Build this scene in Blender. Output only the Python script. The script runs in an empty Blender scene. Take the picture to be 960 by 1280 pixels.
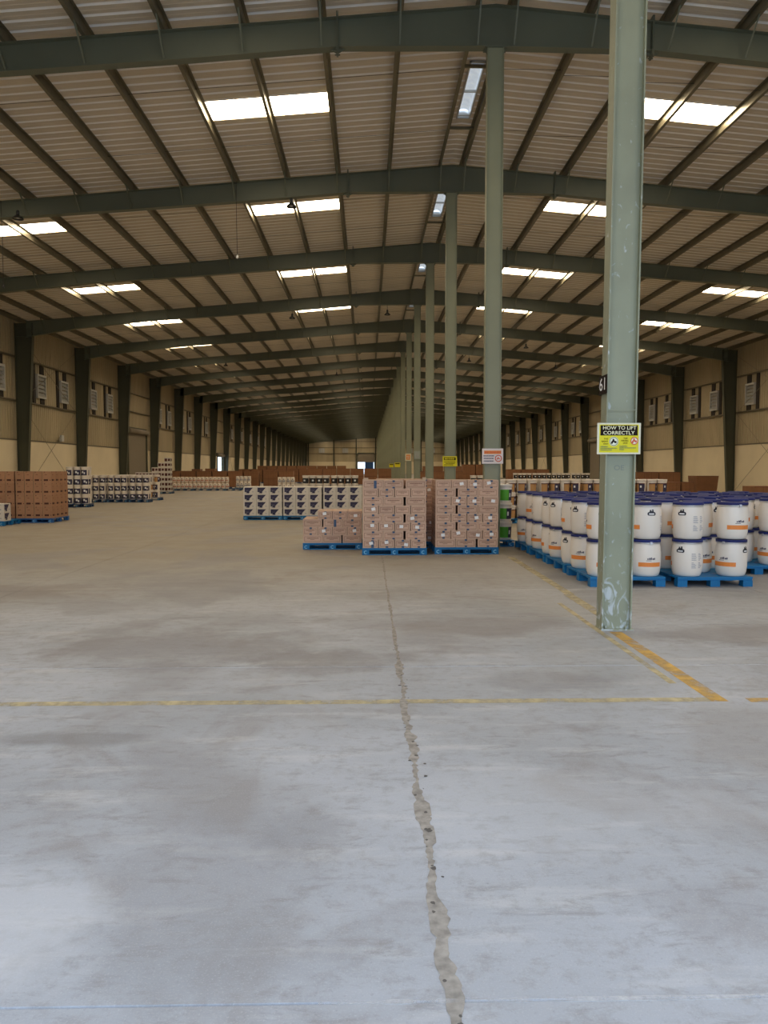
import bpy, math, random
from mathutils import Vector, Matrix
random.seed(7)
PI = math.pi
sc = bpy.context.scene
COL = sc.collection
# ------------------------------------------------------------------ camera
def make_camera():
    yaw, pitch = 0.02146, 0.05907
    F = Vector((math.sin(yaw)*math.cos(pitch), math.cos(yaw)*math.cos(pitch), -math.sin(pitch)))
    R = Vector((math.cos(yaw), -math.sin(yaw), 0)); U = R.cross(F)
    cd = bpy.data.cameras.new('camera'); cam = bpy.data.objects.new('camera', cd); COL.objects.link(cam)
    m = Matrix((R, U, -F)).transposed().to_4x4(); m.translation = Vector((0, 0, 1.6))
    cam.matrix_world = m
    cd.sensor_fit = 'HORIZONTAL'; cd.sensor_width = 36.0; cd.lens = 930/960*36.0
    cd.clip_start = 0.05; cd.clip_end = 600
    sc.camera = cam
make_camera()
# ------------------------------------------------------------------ world, daylight, exposure
SKY_STRENGTH = 4.9
SKYLIGHT_STRENGTH = 21.0
w = bpy.data.worlds.new('world'); sc.world = w; w.use_nodes = True
nt = w.node_tree; bg = nt.nodes['Background']
tc = nt.nodes.new('ShaderNodeTexCoord'); sx = nt.nodes.new('ShaderNodeSeparateXYZ')
cr = nt.nodes.new('ShaderNodeValToRGB')
# overcast sky: three times as bright overhead as at the horizon
cr.color_ramp.elements[0].position = 0.0; cr.color_ramp.elements[0].color = (0.26, 0.31, 0.37, 1)
cr.color_ramp.elements[1].position = 1.0; cr.color_ramp.elements[1].color = (0.66, 0.84, 1.12, 1)
nt.links.new(tc.outputs['Generated'], sx.inputs[0]); nt.links.new(sx.outputs['Z'], cr.inputs[0])
nt.links.new(cr.outputs[0], bg.inputs[0]); bg.inputs[1].default_value = SKY_STRENGTH
# daylight portal in the open loading door behind the camera
pl = bpy.data.lights.new('door_daylight_portal', 'AREA'); pl.shape = 'RECTANGLE'; pl.size = 20; pl.size_y = 7.0
pl.cycles.is_portal = True
po = bpy.data.objects.new('door_daylight_portal', pl); COL.objects.link(po)
po.location = (2.47, -1.25, 3.5); po.rotation_euler = (PI/2, 0, 0)
vs = sc.view_settings; vs.view_transform = 'Standard'; vs.look = 'None'; vs.gamma = 1.0; vs.exposure = 0.0
vs.use_curve_mapping = False
sc.cycles.use_denoising = True
sc.cycles.max_bounces = 8; sc.cycles.diffuse_bounces = 5; sc.cycles.glossy_bounces = 3
sc.cycles.transparent_max_bounces = 8
sc.cycles.sample_clamp_indirect = 4.0; sc.cycles.caustics_reflective = False; sc.cycles.caustics_refractive = False

# ------------------------------------------------------------------ materials
MATS = {}
def mat(name, col, rough=0.6, metal=0.0, var=0.0, scale=3.0, emit=None, es=0.0, bump=0.0, spec=0.5, col2=None, stretch=None, coord='Object'):
    if name in MATS: return MATS[name]
    m = bpy.data.materials.new(name); m.use_nodes = True; n = m.node_tree; b = n.nodes['Principled BSDF']
    b.inputs['Base Color'].default_value = (*col, 1); b.inputs['Roughness'].default_value = rough
    b.inputs['Metallic'].default_value = metal
    b.inputs['Specular IOR Level'].default_value = spec
    if var or bump:
        t = n.nodes.new('ShaderNodeTexCoord'); mp = n.nodes.new('ShaderNodeMapping')
        n.links.new(t.outputs[coord], mp.inputs[0])
        if stretch: mp.inputs['Scale'].default_value = stretch
        no = n.nodes.new('ShaderNodeTexNoise'); no.inputs['Scale'].default_value = scale; no.inputs['Detail'].default_value = 5
        n.links.new(mp.outputs[0], no.inputs[0])
        if var:
            mx = n.nodes.new('ShaderNodeMix'); mx.data_type = 'RGBA'
            c2 = col2 if col2 else tuple(max(0, c*(1-var)) for c in col)
            rp = n.nodes.new('ShaderNodeValToRGB'); rp.color_ramp.elements[0].position = .35; rp.color_ramp.elements[1].position = .65
            n.links.new(no.outputs[0], rp.inputs[0]); n.links.new(rp.outputs[0], mx.inputs[0])
            mx.inputs[6].default_value = (*c2, 1); mx.inputs[7].default_value = (*col, 1)
            n.links.new(mx.outputs[2], b.inputs['Base Color'])
        if bump:
            bp = n.nodes.new('ShaderNodeBump'); bp.inputs['Strength'].default_value = bump
            n.links.new(no.outputs[0], bp.inputs['Height']); n.links.new(bp.outputs[0], b.inputs['Normal'])
    if emit:
        b.inputs['Emission Color'].default_value = (*emit, 1); b.inputs['Emission Strength'].default_value = es
    MATS[name] = m
    return m

def per_object_tint(m, amount=0.12):
    """small brightness change from one object to the next (real batch-to-batch variation)"""
    n = m.node_tree; b = n.nodes['Principled BSDF']
    oi = n.nodes.new('ShaderNodeObjectInfo'); hsv = n.nodes.new('ShaderNodeHueSaturation')
    mr = n.nodes.new('ShaderNodeMapRange'); mr.inputs[3].default_value = 1-amount; mr.inputs[4].default_value = 1+amount
    n.links.new(oi.outputs['Random'], mr.inputs[0]); n.links.new(mr.outputs[0], hsv.inputs['Value'])
    lk = b.inputs['Base Color'].links
    if lk: n.links.new(lk[0].from_socket, hsv.inputs['Color'])
    else: hsv.inputs['Color'].default_value = b.inputs['Base Color'].default_value
    n.links.new(hsv.outputs[0], b.inputs['Base Color'])
    return m

def floor_material():
    m = bpy.data.materials.new('worn_concrete'); m.use_nodes = True; n = m.node_tree; L = n.links; b = n.nodes['Principled BSDF']
    tc = n.nodes.new('ShaderNodeTexCoord'); co = tc.outputs['Object']
    def noise(scale, detail=6, rough=.55, stretch=None, dist=0.0):
        mp = n.nodes.new('ShaderNodeMapping'); L.new(co, mp.inputs[0])
        if stretch: mp.inputs['Scale'].default_value = stretch
        t = n.nodes.new('ShaderNodeTexNoise'); t.inputs['Scale'].default_value = scale; t.inputs['Detail'].default_value = detail
        t.inputs['Roughness'].default_value = rough; t.inputs['Distortion'].default_value = dist
        L.new(mp.outputs[0], t.inputs[0]); return t.outputs[0]
    def ramp(s, a, c):
        r = n.nodes.new('ShaderNodeMapRange'); r.inputs[1].default_value = a; r.inputs[2].default_value = c; L.new(s, r.inputs[0]); return r.outputs[0]
    def mix(f, a, c):
        x = n.nodes.new('ShaderNodeMix'); x.data_type = 'RGBA'
        L.new(f, x.inputs[0])
        for i, v in ((6, a), (7, c)):
            if isinstance(v, tuple): x.inputs[i].default_value = (*v, 1)
            else: L.new(v, x.inputs[i])
        return x.outputs[2]
    def mul(a, k):
        x = n.nodes.new('ShaderNodeMath'); x.operation = 'MULTIPLY'; L.new(a, x.inputs[0]); x.inputs[1].default_value = k; return x.outputs[0]
    c = mix(ramp(noise(.45, 5), .38, .62), (.315, .33, .35), (.40, .42, .455))
    c = mix(mul(ramp(noise(1.1, 7, .6, (1, .8, 1), 1.0), .54, .66), .55), c, (.25, .235, .225))
    c = mix(mul(ramp(noise(.8, 6, .6, (.8, 1.6, 1), .6), .60, .68), .5), c, (.21, .19, .18))
    c = mix(mul(ramp(noise(2.6, 6, .65, (.35, 2.0, 1)), .54, .68), .6), c, (.50, .50, .50))
    c = mix(mul(ramp(noise(9, 8, .75), .50, .66), .5), c, (.24, .23, .22))
    c = mix(mul(ramp(noise(60, 4, .7), .58, .72), .35), c, (.18, .17, .17))
    # warm indoor light painted into the colour: bluish slab turns tan with distance
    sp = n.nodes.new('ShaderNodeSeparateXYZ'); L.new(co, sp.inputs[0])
    warm_light = mul(ramp(sp.outputs['Y'], 7.5, 14), .8)
    c = mix(warm_light, c, (.275, .23, .155))
    # trafficked patches where traffic has polished and darkened the slab
    c = mix(mul(ramp(noise(.33, 4, .5, (1, .9, 1), 1.6), .52, .60), .5), c, (.24, .235, .24))
    c = mix(mul(ramp(noise(3.2, 8, .75, (1, 3.2, 1), .4), .54, .66), .55), c, (.22, .21, .20))
    def stain(cx, cy, rx, ry, k, col, warp=1.1, sc_=1.4):
        mp = n.nodes.new('ShaderNodeMapping'); L.new(co, mp.inputs[0]); mp.inputs['Location'].default_value = (-cx/rx, -cy/ry, 0); mp.inputs['Scale'].default_value = (1/rx, 1/ry, 0)
        ln = n.nodes.new('ShaderNodeVectorMath'); ln.operation = 'LENGTH'; L.new(mp.outputs[0], ln.inputs[0])
        w1 = mul(noise(sc_, 8, .68), warp*2); ad = n.nodes.new('ShaderNodeMath'); ad.operation = 'ADD'; L.new(ln.outputs['Value'], ad.inputs[0]); L.new(w1, ad.inputs[1])
        return mix(mul(ramp(ad.outputs[0], 1.0+warp, .55+warp), k), c, col)
    c = stain(-.62, 2.75, .52, .75, .42, (.23, .23, .24)); c = stain(-.3, 3.2, .22, .3, .4, (.20, .20, .21), .9, 3)
    c = stain(-1.6, 6.6, 1.5, .8, .55, (.20, .19, .19)); c = stain(-.4, 6.1, .8, .45, .5, (.19, .18, .18)); c = stain(-1.75, 4.35, .55, .14, .6, (.19, .19, .19), .7, 3)
    c = stain(1.45, 5.5, .6, .3, .45, (.21, .21, .22)); c = stain(2.4, 4.3, .7, .7, .4, (.24, .22, .20)); c = stain(1.2, 7.4, 1.3, .5, .45, (.21, .19, .18))
    c = stain(-4.6, 9.6, 1.6, .9, .45, (.22, .19, .16)); c = stain(3.6, 7.0, 1.4, .5, .5, (.21, .19, .18)); c = stain(1.25, 2.6, .35, .25, .35, (.24, .24, .25))
    c = stain(-1.3, 2.5, .4, .5, .5, (.50, .51, .53), 1.0, 2); c = stain(.9, 3.4, 1.0, .5, .3, (.48, .49, .51), 1.0, 2)
    c = mix(mul(ramp(noise(140, 3, .6), .55, .70), .25), c, (.60, .60, .61))
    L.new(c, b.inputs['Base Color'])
    rr = n.nodes.new('ShaderNodeMapRange'); rr.inputs[3].default_value = .42; rr.inputs[4].default_value = .75
    L.new(noise(1.7, 5), rr.inputs[0]); L.new(rr.outputs[0], b.inputs['Roughness'])
    bp = n.nodes.new('ShaderNodeBump'); bp.inputs['Strength'].default_value = .25; bp.inputs['Distance'].default_value = .004
    L.new(noise(35, 8, .7), bp.inputs['Height']); L.new(bp.outputs[0], b.inputs['Normal'])
    b.inputs['Specular IOR Level'].default_value = .35
    return m

def paint_line_material(name, col, keep):
    m = bpy.data.materials.new(name); m.use_nodes = True; n = m.node_tree; L = n.links; b = n.nodes['Principled BSDF']
    b.inputs['Base Color'].default_value = (*col, 1); b.inputs['Roughness'].default_value = .6
    tc = n.nodes.new('ShaderNodeTexCoord'); t = n.nodes.new('ShaderNodeTexNoise'); t.inputs['Scale'].default_value = 5; t.inputs['Detail'].default_value = 8
    t.inputs['Roughness'].default_value = .65
    L.new(tc.outputs['Object'], t.inputs[0])
    r = n.nodes.new('ShaderNodeMapRange'); r.inputs[1].default_value = .35; r.inputs[2].default_value = .65
    r.inputs[3].default_value = max(0, keep-.45); r.inputs[4].default_value = min(1, keep+.35)
    L.new(t.outputs[0], r.inputs[0]); L.new(r.outputs[0], b.inputs['Alpha'])
    return m

def scuffed_steel(name, col, scuff):
    m = mat(name, col, .55, 0, .18, 1.5, bump=.03)
    n = m.node_tree; L = n.links; b = n.nodes['Principled BSDF']
    src = b.inputs['Base Color'].links[0].from_socket
    tc = n.nodes.new('ShaderNodeTexCoord'); sp = n.nodes.new('ShaderNodeSeparateXYZ'); L.new(tc.outputs['Object'], sp.inputs[0])
    r = n.nodes.new('ShaderNodeMapRange'); r.inputs[1].default_value = 1.15; r.inputs[2].default_value = .2; L.new(sp.outputs['Z'], r.inputs[0])
    t = n.nodes.new('ShaderNodeTexNoise'); t.inputs['Scale'].default_value = 7; t.inputs['Detail'].default_value = 6; t.inputs['Distortion'].default_value = 2.5
    mp = n.nodes.new('ShaderNodeMapping'); mp.inputs['Scale'].default_value = (1, 1, .6); L.new(tc.outputs['Object'], mp.inputs[0]); L.new(mp.outputs[0], t.inputs[0])
    a = n.nodes.new('ShaderNodeMath'); a.operation = 'MULTIPLY'; L.new(r.outputs[0], a.inputs[0]); a.inputs[1].default_value = .16
    s = n.nodes.new('ShaderNodeMath'); s.operation = 'ADD'; L.new(a.outputs[0], s.inputs[0]); L.new(t.outputs[0], s.inputs[1])
    r2 = n.nodes.new('ShaderNodeMapRange'); r2.inputs[1].default_value = .64; r2.inputs[2].default_value = .76; r2.inputs[4].default_value = .75; L.new(s.outputs[0], r2.inputs[0])
    x = n.nodes.new('ShaderNodeMix'); x.data_type = 'RGBA'; L.new(r2.outputs[0], x.inputs[0]); L.new(src, x.inputs[6]); x.inputs[7].default_value = (*scuff, 1)
    L.new(x.outputs[2], b.inputs['Base Color'])
    return m

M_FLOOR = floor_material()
M_JOINT = mat('joint_dirt', (.10, .09, .08), .9)
M_FILL = mat('crumbled_joint_filler', (.36, .33, .29), .9, 0, .40, 22, bump=.6)
M_YEL = paint_line_material('worn_yellow_paint', (.60, .36, .07), .72)
M_YEL2 = paint_line_material('faded_yellow_paint', (.52, .44, .25), .66)
M_SCR = paint_line_material('white_scrape', (.62, .62, .62), .35)
M_RIB = mat('roof_rib_lit_flank', (.93, .90, .84), .35)  # pale colour imitates light catching the door-facing flank of each rib
M_ROOF = mat('roof_sheet', (.70, .61, .475), .42, 0.0, .10, .8)
M_PURL = mat('purlin_galvanised', (.20, .18, .12), .38, .45, .2, 2)
M_STEEL = mat('green_grey_steel', (.15, .165, .115), .5, 0, .15, .7)
M_WCOL = mat('dark_green_steel', (.075, .078, .048), .55, 0, .15, .7)
M_PILL = scuffed_steel('pillar_paint', (.30, .315, .215), (.55, .60, .62))
M_MARK = mat('faint_marker', (.20, .22, .18), .6)
M_PILL2 = mat('pillar_paint_far', (.27, .285, .19), .5, 0, .15, .7)
M_CLAD = mat('wall_cladding', (.47, .39, .245), .55, 0, .18, .5, stretch=(1, 1, .2))
M_GIRT = mat('girt_steel', (.15, .125, .08), .55)
M_ROD = mat('bracing_rod', (.22, .18, .12), .55)
M_PLAST = mat('painted_plaster', (.78, .67, .46), .85, 0, .12, .4)
M_DARK = mat('dark_opening', (.025, .018, .012), .8)
M_LOUV = mat('louvre_frame_white', (.55, .55, .52), .5)
M_LOUVS = mat('louvre_slat_grey', (.38, .38, .35), .5)
M_SHUT = mat('roller_shutter', (.24, .20, .14), .55)
M_SKYL = mat('skylight_sheet', (.8, .8, .75), .5, emit=(1.0, .83, .60), es=SKYLIGHT_STRENGTH)
M_RLIGHT = mat('ridge_glazing', (.6, .62, .62), .4, emit=(.80, .90, 1.0), es=.42, var=.3, scale=6)
M_WIRE = mat('wire', (.05, .045, .04), .6)
M_GALV = mat('galvanised_trim', (.5, .5, .48), .35, .6)
M_BLUE = per_object_tint(mat('pallet_blue', (.006, .155, .37), .5, spec=.35), .1)
M_BLUED = mat('pallet_navy', (.012, .06, .16), .5)
M_PMARK = mat('pallet_mark', (.25, .55, .75), .5)
M_CARD = per_object_tint(mat('carton_pinkish_brown', (.60, .405, .30), .8, 0, .06, 8), .08)
M_CARDP = mat('carton_print', (.17, .065, .04), .8)
M_CARDB = per_object_tint(mat('carton_rust_brown', (.42, .22, .12), .8, 0, .1, 5), .08)
M_CARDBP = mat('carton_dark_print', (.07, .02, .012), .8)
M_CARDD = per_object_tint(mat('bulk_carton_brown', (.27, .125, .055), .8, 0, .15, 3), .1)
M_CARDL = mat('carton_edge_light', (.45, .30, .17), .8)
M_TAPE = mat('parcel_tape', (.50, .37, .24), .35)
M_BTAPE = mat('blue_tape', (.04, .08, .16), .5)
M_WHITE = per_object_tint(mat('white_plastic', (.86, .79, .70), .35), .04)
M_WBOX = per_object_tint(mat('white_carton', (.68, .63, .55), .7), .05)
M_NAVY = mat('navy_print', (.035, .03, .075), .6)
M_LID = per_object_tint(mat('navy_lid', (.014, .024, .14), .55, spec=.3), .2)
M_RING = mat('clamp_ring', (.60, .60, .62), .3, .8)
M_ORANGE = mat('orange_band', (.85, .27, .05), .5)
M_EMBL = mat('black_emblem', (.012, .012, .02), .5)
M_GREYP = mat('grey_print', (.38, .37, .40), .6)
M_GREEN = mat('bright_green_label', (.10, .42, .03), .5)
M_TAN = mat('tan_label', (.50, .27, .10), .6)
M_MAROON = mat('maroon_print', (.09, .02, .015), .6)
M_PINK = mat('pink_band', (.55, .30, .22), .6)
M_BLACKP = mat('black_label', (.02, .02, .022), .6)
M_YLID = mat('yellow_lid', (.50, .42, .10), .5)
M_SIGNY = mat('sign_yellow', (.74, .66, .03), .6, spec=.2)
M_SIGNC = mat('sign_cream', (.72, .68, .50), .5)
M_SIGNW = mat('sign_white', (.75, .68, .66), .5)
M_SIGNK = mat('sign_black', (.02, .012, .008), .75, spec=.12)
M_SIGNO = mat('sign_orange', (.80, .28, .03), .5)
M_SIGNR = mat('sign_red', (.62, .10, .03), .5)
M_SIGNG = mat('sign_green', (.18, .24, .08), .5)
M_SIGNP = mat('sign_pale', (.80, .80, .62), .5)
M_TXTY = mat('text_pale_yellow', (.90, .86, .55), .5)
M_TXTW = mat('text_white', (.85, .85, .85), .5)
M_GROUND = mat('yard_ground', (.42, .40, .37), .9)
M_LAMP = mat('lamp_housing', (.045, .045, .045), .5)
M_GLASS = mat('lamp_lens', (.5, .5, .5), .3)

# ------------------------------------------------------------------ mesh builder
class MB:
    def __init__(s): s.v = []; s.f = []; s.mi = []; s.sm = []
    def face(s, pts, mi=0, sm=False):
        i = len(s.v); s.v += [tuple(p) for p in pts]; s.f.append(tuple(range(i, i+len(pts)))); s.mi.append(mi); s.sm.append(sm)
    def box(s, x0, x1, y0, y1, z0, z1, mi=0):
        i = len(s.v)
        s.v += [(x0,y0,z0),(x1,y0,z0),(x1,y1,z0),(x0,y1,z0),(x0,y0,z1),(x1,y0,z1),(x1,y1,z1),(x0,y1,z1)]
        for q in ((0,3,2,1),(4,5,6,7),(0,1,5,4),(1,2,6,5),(2,3,7,6),(3,0,4,7)):
            s.f.append(tuple(i+k for k in q)); s.mi.append(mi); s.sm.append(False)
    def prism(s, poly, axis, a, b, mi=0, sm=False):
        """extrude a 2-D polygon (other two axes in order) along axis from a to b"""
        def P(p, t):
            return {'x': (t, p[0], p[1]), 'y': (p[0], t, p[1]), 'z': (p[0], p[1], t)}[axis]
        i = len(s.v); k = len(poly)
        s.v += [P(p, a) for p in poly] + [P(p, b) for p in poly]
        s.f.append(tuple(range(i, i+k))); s.mi.append(mi); s.sm.append(False)
        s.f.append(tuple(range(i+2*k-1, i+k-1, -1))); s.mi.append(mi); s.sm.append(False)
        for j in range(k):
            s.f.append((i+j, i+k+j, i+k+(j+1) % k, i+(j+1) % k)); s.mi.append(mi); s.sm.append(sm)
    def tube(s, p0, p1, r, n=6, mi=0):
        p0 = Vector(p0); p1 = Vector(p1); d = (p1-p0).normalized()
        a = d.orthogonal().normalized(); b = d.cross(a); i = len(s.v)
        for p in (p0, p1):
            for k in range(n):
                t = 2*PI*k/n; s.v.append(tuple(p+a*math.cos(t)*r+b*math.sin(t)*r))
        for k in range(n):
            s.f.append((i+k, i+(k+1) % n, i+n+(k+1) % n, i+n+k)); s.mi.append(mi); s.sm.append(True)
        s.f.append(tuple(i+k for k in reversed(range(n)))); s.mi.append(mi); s.sm.append(False)
        s.f.append(tuple(i+n+k for k in range(n))); s.mi.append(mi); s.sm.append(False)
    def lathe(s, prof, n=20, mi=0, c=(0, 0, 0), caps=True):
        i = len(s.v); m = len(prof)
        for r, z in prof:
            for k in range(n):
                t = 2*PI*k/n; s.v.append((c[0]+r*math.cos(t), c[1]+r*math.sin(t), c[2]+z))
        for j in range(m-1):
            for k in range(n):
                s.f.append((i+j*n+k, i+j*n+(k+1) % n, i+(j+1)*n+(k+1) % n, i+(j+1)*n+k)); s.mi.append(mi); s.sm.append(True)
        if caps:
            s.f.append(tuple(i+k for k in reversed(range(n)))); s.mi.append(mi); s.sm.append(False)
            s.f.append(tuple(i+(m-1)*n+k for k in range(n))); s.mi.append(mi); s.sm.append(False)
    def wrap(s, prof, a0, a1, z0, z1, off=.0012, mi=0, seg=None):
        """a label patch wrapped on a lathed body; angles in radians, -pi/2 faces -Y"""
        def R(z):
            for (r0, q0), (r1, q1) in zip(prof, prof[1:]):
                if q0 <= z <= q1: return r0+(r1-r0)*((z-q0)/(q1-q0) if q1 > q0 else 0)
            return prof[-1][0]
        seg = seg or max(1, int(abs(a1-a0)/.22)+1); zs = [z0]+[q for _, q in prof if z0 < q < z1]+[z1]
        for k in range(seg):
            t0 = a0+(a1-a0)*k/seg; t1 = a0+(a1-a0)*(k+1)/seg
            for za, zb in zip(zs, zs[1:]):
                ra = R(za)+off; rb = R(zb)+off
                s.face([(ra*math.cos(t0), ra*math.sin(t0), za), (ra*math.cos(t1), ra*math.sin(t1), za),
                        (rb*math.cos(t1), rb*math.sin(t1), zb), (rb*math.cos(t0), rb*math.sin(t0), zb)], mi)
    def mesh(s, name, mats):
        me = bpy.data.meshes.new(name); me.from_pydata(s.v, [], s.f)
        for m in (mats if isinstance(mats, (list, tuple)) else [mats]): me.materials.append(m)
        me.polygons.foreach_set('material_index', s.mi); me.polygons.foreach_set('use_smooth', s.sm)
        me.update(); return me
    def build(s, name, mats, parent=None, loc=None):
        return link(name, s.mesh(name, mats), parent, loc)

def link(name, me, parent=None, loc=None, rz=0.0):
    o = bpy.data.objects.new(name, me); COL.objects.link(o)
    if parent is not None: o.parent = parent
    if loc: o.location = loc
    if rz: o.rotation_euler = (0, 0, rz)
    return o
def thing(name, label, cat, loc=(0, 0, 0), rz=0, group=None):
    o = link(name, None, None, loc, rz); o.empty_display_size = .1
    o['label'] = label; o['category'] = cat
    if group: o['group'] = group
    return o
def tag(o, label, cat, group=None):
    o['label'] = label; o['category'] = cat
    if group: o['group'] = group
    return o
def structure(name, me=None, label=None, cat=None):
    o = link(name, me); o['kind'] = 'structure'
    if label: o['label'] = label
    if cat: o['category'] = cat
    return o
def dup(root, loc, rz=0.0, label=None, group=None, keep=None):
    r = root.copy(); COL.objects.link(r); r.location = loc; r.rotation_euler = (0, 0, rz)
    if label: r['label'] = label
    if group: r['group'] = group
    for ch in list(root.children):
        if keep and ch.name.split('.')[0] not in keep: continue
        c = ch.copy(); COL.objects.link(c); c.parent = r
        for g in ch.children:
            d = g.copy(); COL.objects.link(d); d.parent = c
    return r
def text_mesh(txt, size, width=None, spacing=1.0):
    cu = bpy.data.curves.new('t', 'FONT'); cu.body = txt; cu.size = size; cu.align_x = 'CENTER'; cu.align_y = 'CENTER'; cu.space_character = spacing
    cu.offset = size*.008; cu.resolution_u = 3
    o = bpy.data.objects.new('t', cu); COL.objects.link(o)
    dg = bpy.context.evaluated_depsgraph_get(); me = bpy.data.meshes.new_from_object(o.evaluated_get(dg))
    bpy.data.objects.remove(o); bpy.data.curves.remove(cu)
    xs = [v.co.x for v in me.vertices]; wd = max(xs)-min(xs)
    if width:
        k = width/wd
        for v in me.vertices: v.co.x *= k
    me.transform(Matrix.Rotation(PI/2, 4, 'X'))
    return me
ORD = ['first', 'second', 'third', 'fourth', 'fifth', 'sixth', 'seventh', 'eighth', 'ninth', 'tenth', 'eleventh', 'twelfth', 'thirteenth', 'fourteenth', 'fifteenth', 'sixteenth', 'seventeenth', 'eighteenth', 'nineteenth', 'twentieth']

# ------------------------------------------------------------------ building constants
BAY = 7.55; Y1 = 7.3; RX = 2.47; NF = 27
FY = lambda n: Y1+BAY*(n-1)
YF0 = -1.2                      # front wall, behind the camera
YEND = FY(NF)+.15
ZT = lambda u: 10.48-.087*u     # rafter top
PUR = .20                       # purlin depth
WALLU = 20.0

# ------------------------------------------------------------------ floor
def build_floor():
    fb = MB(); fb.box(RX-WALLU-.3, RX+WALLU+.3, YF0-.2, YEND+.3, -.30, -.0221)
    fl = structure('floor', fb.mesh('floor_base', M_JOINT))
    ys = [2.14+3.775*k for k in range(-2, 60)]; ys = [YF0]+[y for y in ys if YF0+.3 < y < YEND-1]+[YEND]
    xs = [RX-WALLU]+[.25+4.8*k for k in range(-3, 5)]+[RX+WALLU]
    g = .0022; far = MB()
    for j, (ya, yb) in enumerate(zip(ys, ys[1:])):
        for i, (xa, xb) in enumerate(zip(xs, xs[1:])):
            m = MB() if ya < 46 else far
            gx0 = gx1 = g
            x0, x1, y0, y1 = xa+gx0, xb-gx1, ya+g, yb-g; c = .003
            p = [(x0, y0), (x1, y0), (x1, y1), (x0, y1)]; q = [(x0+c, y0+c), (x1-c, y0+c), (x1-c, y1-c), (x0+c, y1-c)]
            m.face([(a, b, 0) for a, b in q])
            for k in range(4):
                a, b, c2, d = p[k], p[(k+1) % 4], q[(k+1) % 4], q[k]
                m.face([(*a, -.006), (*b, -.006), (*c2, 0), (*d, 0)]); m.face([(*a, -.022), (*b, -.022), (*b, -.006), (*a, -.006)])
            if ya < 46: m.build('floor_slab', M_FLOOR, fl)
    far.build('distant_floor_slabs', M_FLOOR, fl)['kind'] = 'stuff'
    # crumbling filler along the long joint
    m = MB(); y = -1.0; prev = None; rnd = random.Random(3); l, r = .02, .02; cx = .25
    while y < 15:
        k = 1.0 if y < 6 else .55
        l = max(.006, min(.036*k, l+rnd.uniform(-.012, .012)*k)); r = max(.006, min(.042*k, r+rnd.uniform(-.014, .014)*k))
        rr = r
        cur = ((cx-l, y), (cx+rr, y))
        if prev: m.face([(*prev[0], .0015), (*prev[1], .0015), (*cur[1], .0015), (*cur[0], .0015)])
        prev = cur; y += rnd.uniform(.012, .035)
    m.build('crumbled_joint', M_FILL, fl)
    m = MB()
    for k in range(46):      # chipped holes in the filler
        yy = rnd.uniform(1.5, 7); xx = cx+rnd.gauss(.005, .02); q = rnd.uniform(.004, .013); N = 6
        m.face([(xx+q*rnd.uniform(.6, 1.3)*math.cos(2*PI*j/N), yy+q*rnd.uniform(.6, 1.5)*math.sin(2*PI*j/N), .0022) for j in range(N)])
    m.build('joint_chips', M_JOINT, fl)['kind'] = 'stuff'
    m = MB(); m.box(.05, 6.5, 2.132, 2.150, -.004, .0016); m.box(-.15, .2, 2.136, 2.144, -.004, .0008)
    m.build('saw_cut', M_SCR, fl)
    z = .0012
    def line(pts, mtl):
        mm = MB()
        for x0, x1, y0, y1 in pts: mm.face([(x0, y0, z), (x1, y0, z), (x1, y1, z), (x0, y1, z)])
        return mm.build('painted_line', mtl, fl)
    line([(RX-18.5, 2.36, 4.97, 5.06)], M_YEL2)
    line([(2.62, 20, 4.95, 5.04)], M_YEL)
    line([(2.355, 2.475, 4.97, 7.14)], M_YEL); line([(2.47, 2.60, 7.5, 9.3)], M_YEL2); line([(2.5, 2.62, 9.3, 13.3)], M_YEL2)
    line([(2.235, 2.295, 5.4, 8.7)], M_YEL2)
    for x0, x1, y0 in ((1.5, 2.2, 7.9), (2.7, 4.2, 7.95), (2.9, 4.6, 7.45), (.4, 1.9, 5.93), (-2.2, .1, 5.93), (2.7, 6, 5.92), (2.8, 4.2, 6.65)):
        line([(x0, x1, y0, y0+.014)], M_SCR)
    return fl
FLOOR = build_floor()
gm = MB(); gm.box(-120, 130, -120, YF0-.2, -.4, -.08); gm.box(-120, RX-WALLU-.3, YF0-.2, 330, -.4, -.08); gm.box(RX+WALLU+.3, 130, YF0-.2, 330, -.4, -.08); gm.box(RX-WALLU-.3, RX+WALLU+.3, YEND+.3, 330, -.4, -.08)
structure('yard_ground', gm.mesh('yard_ground', M_GROUND))

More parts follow.
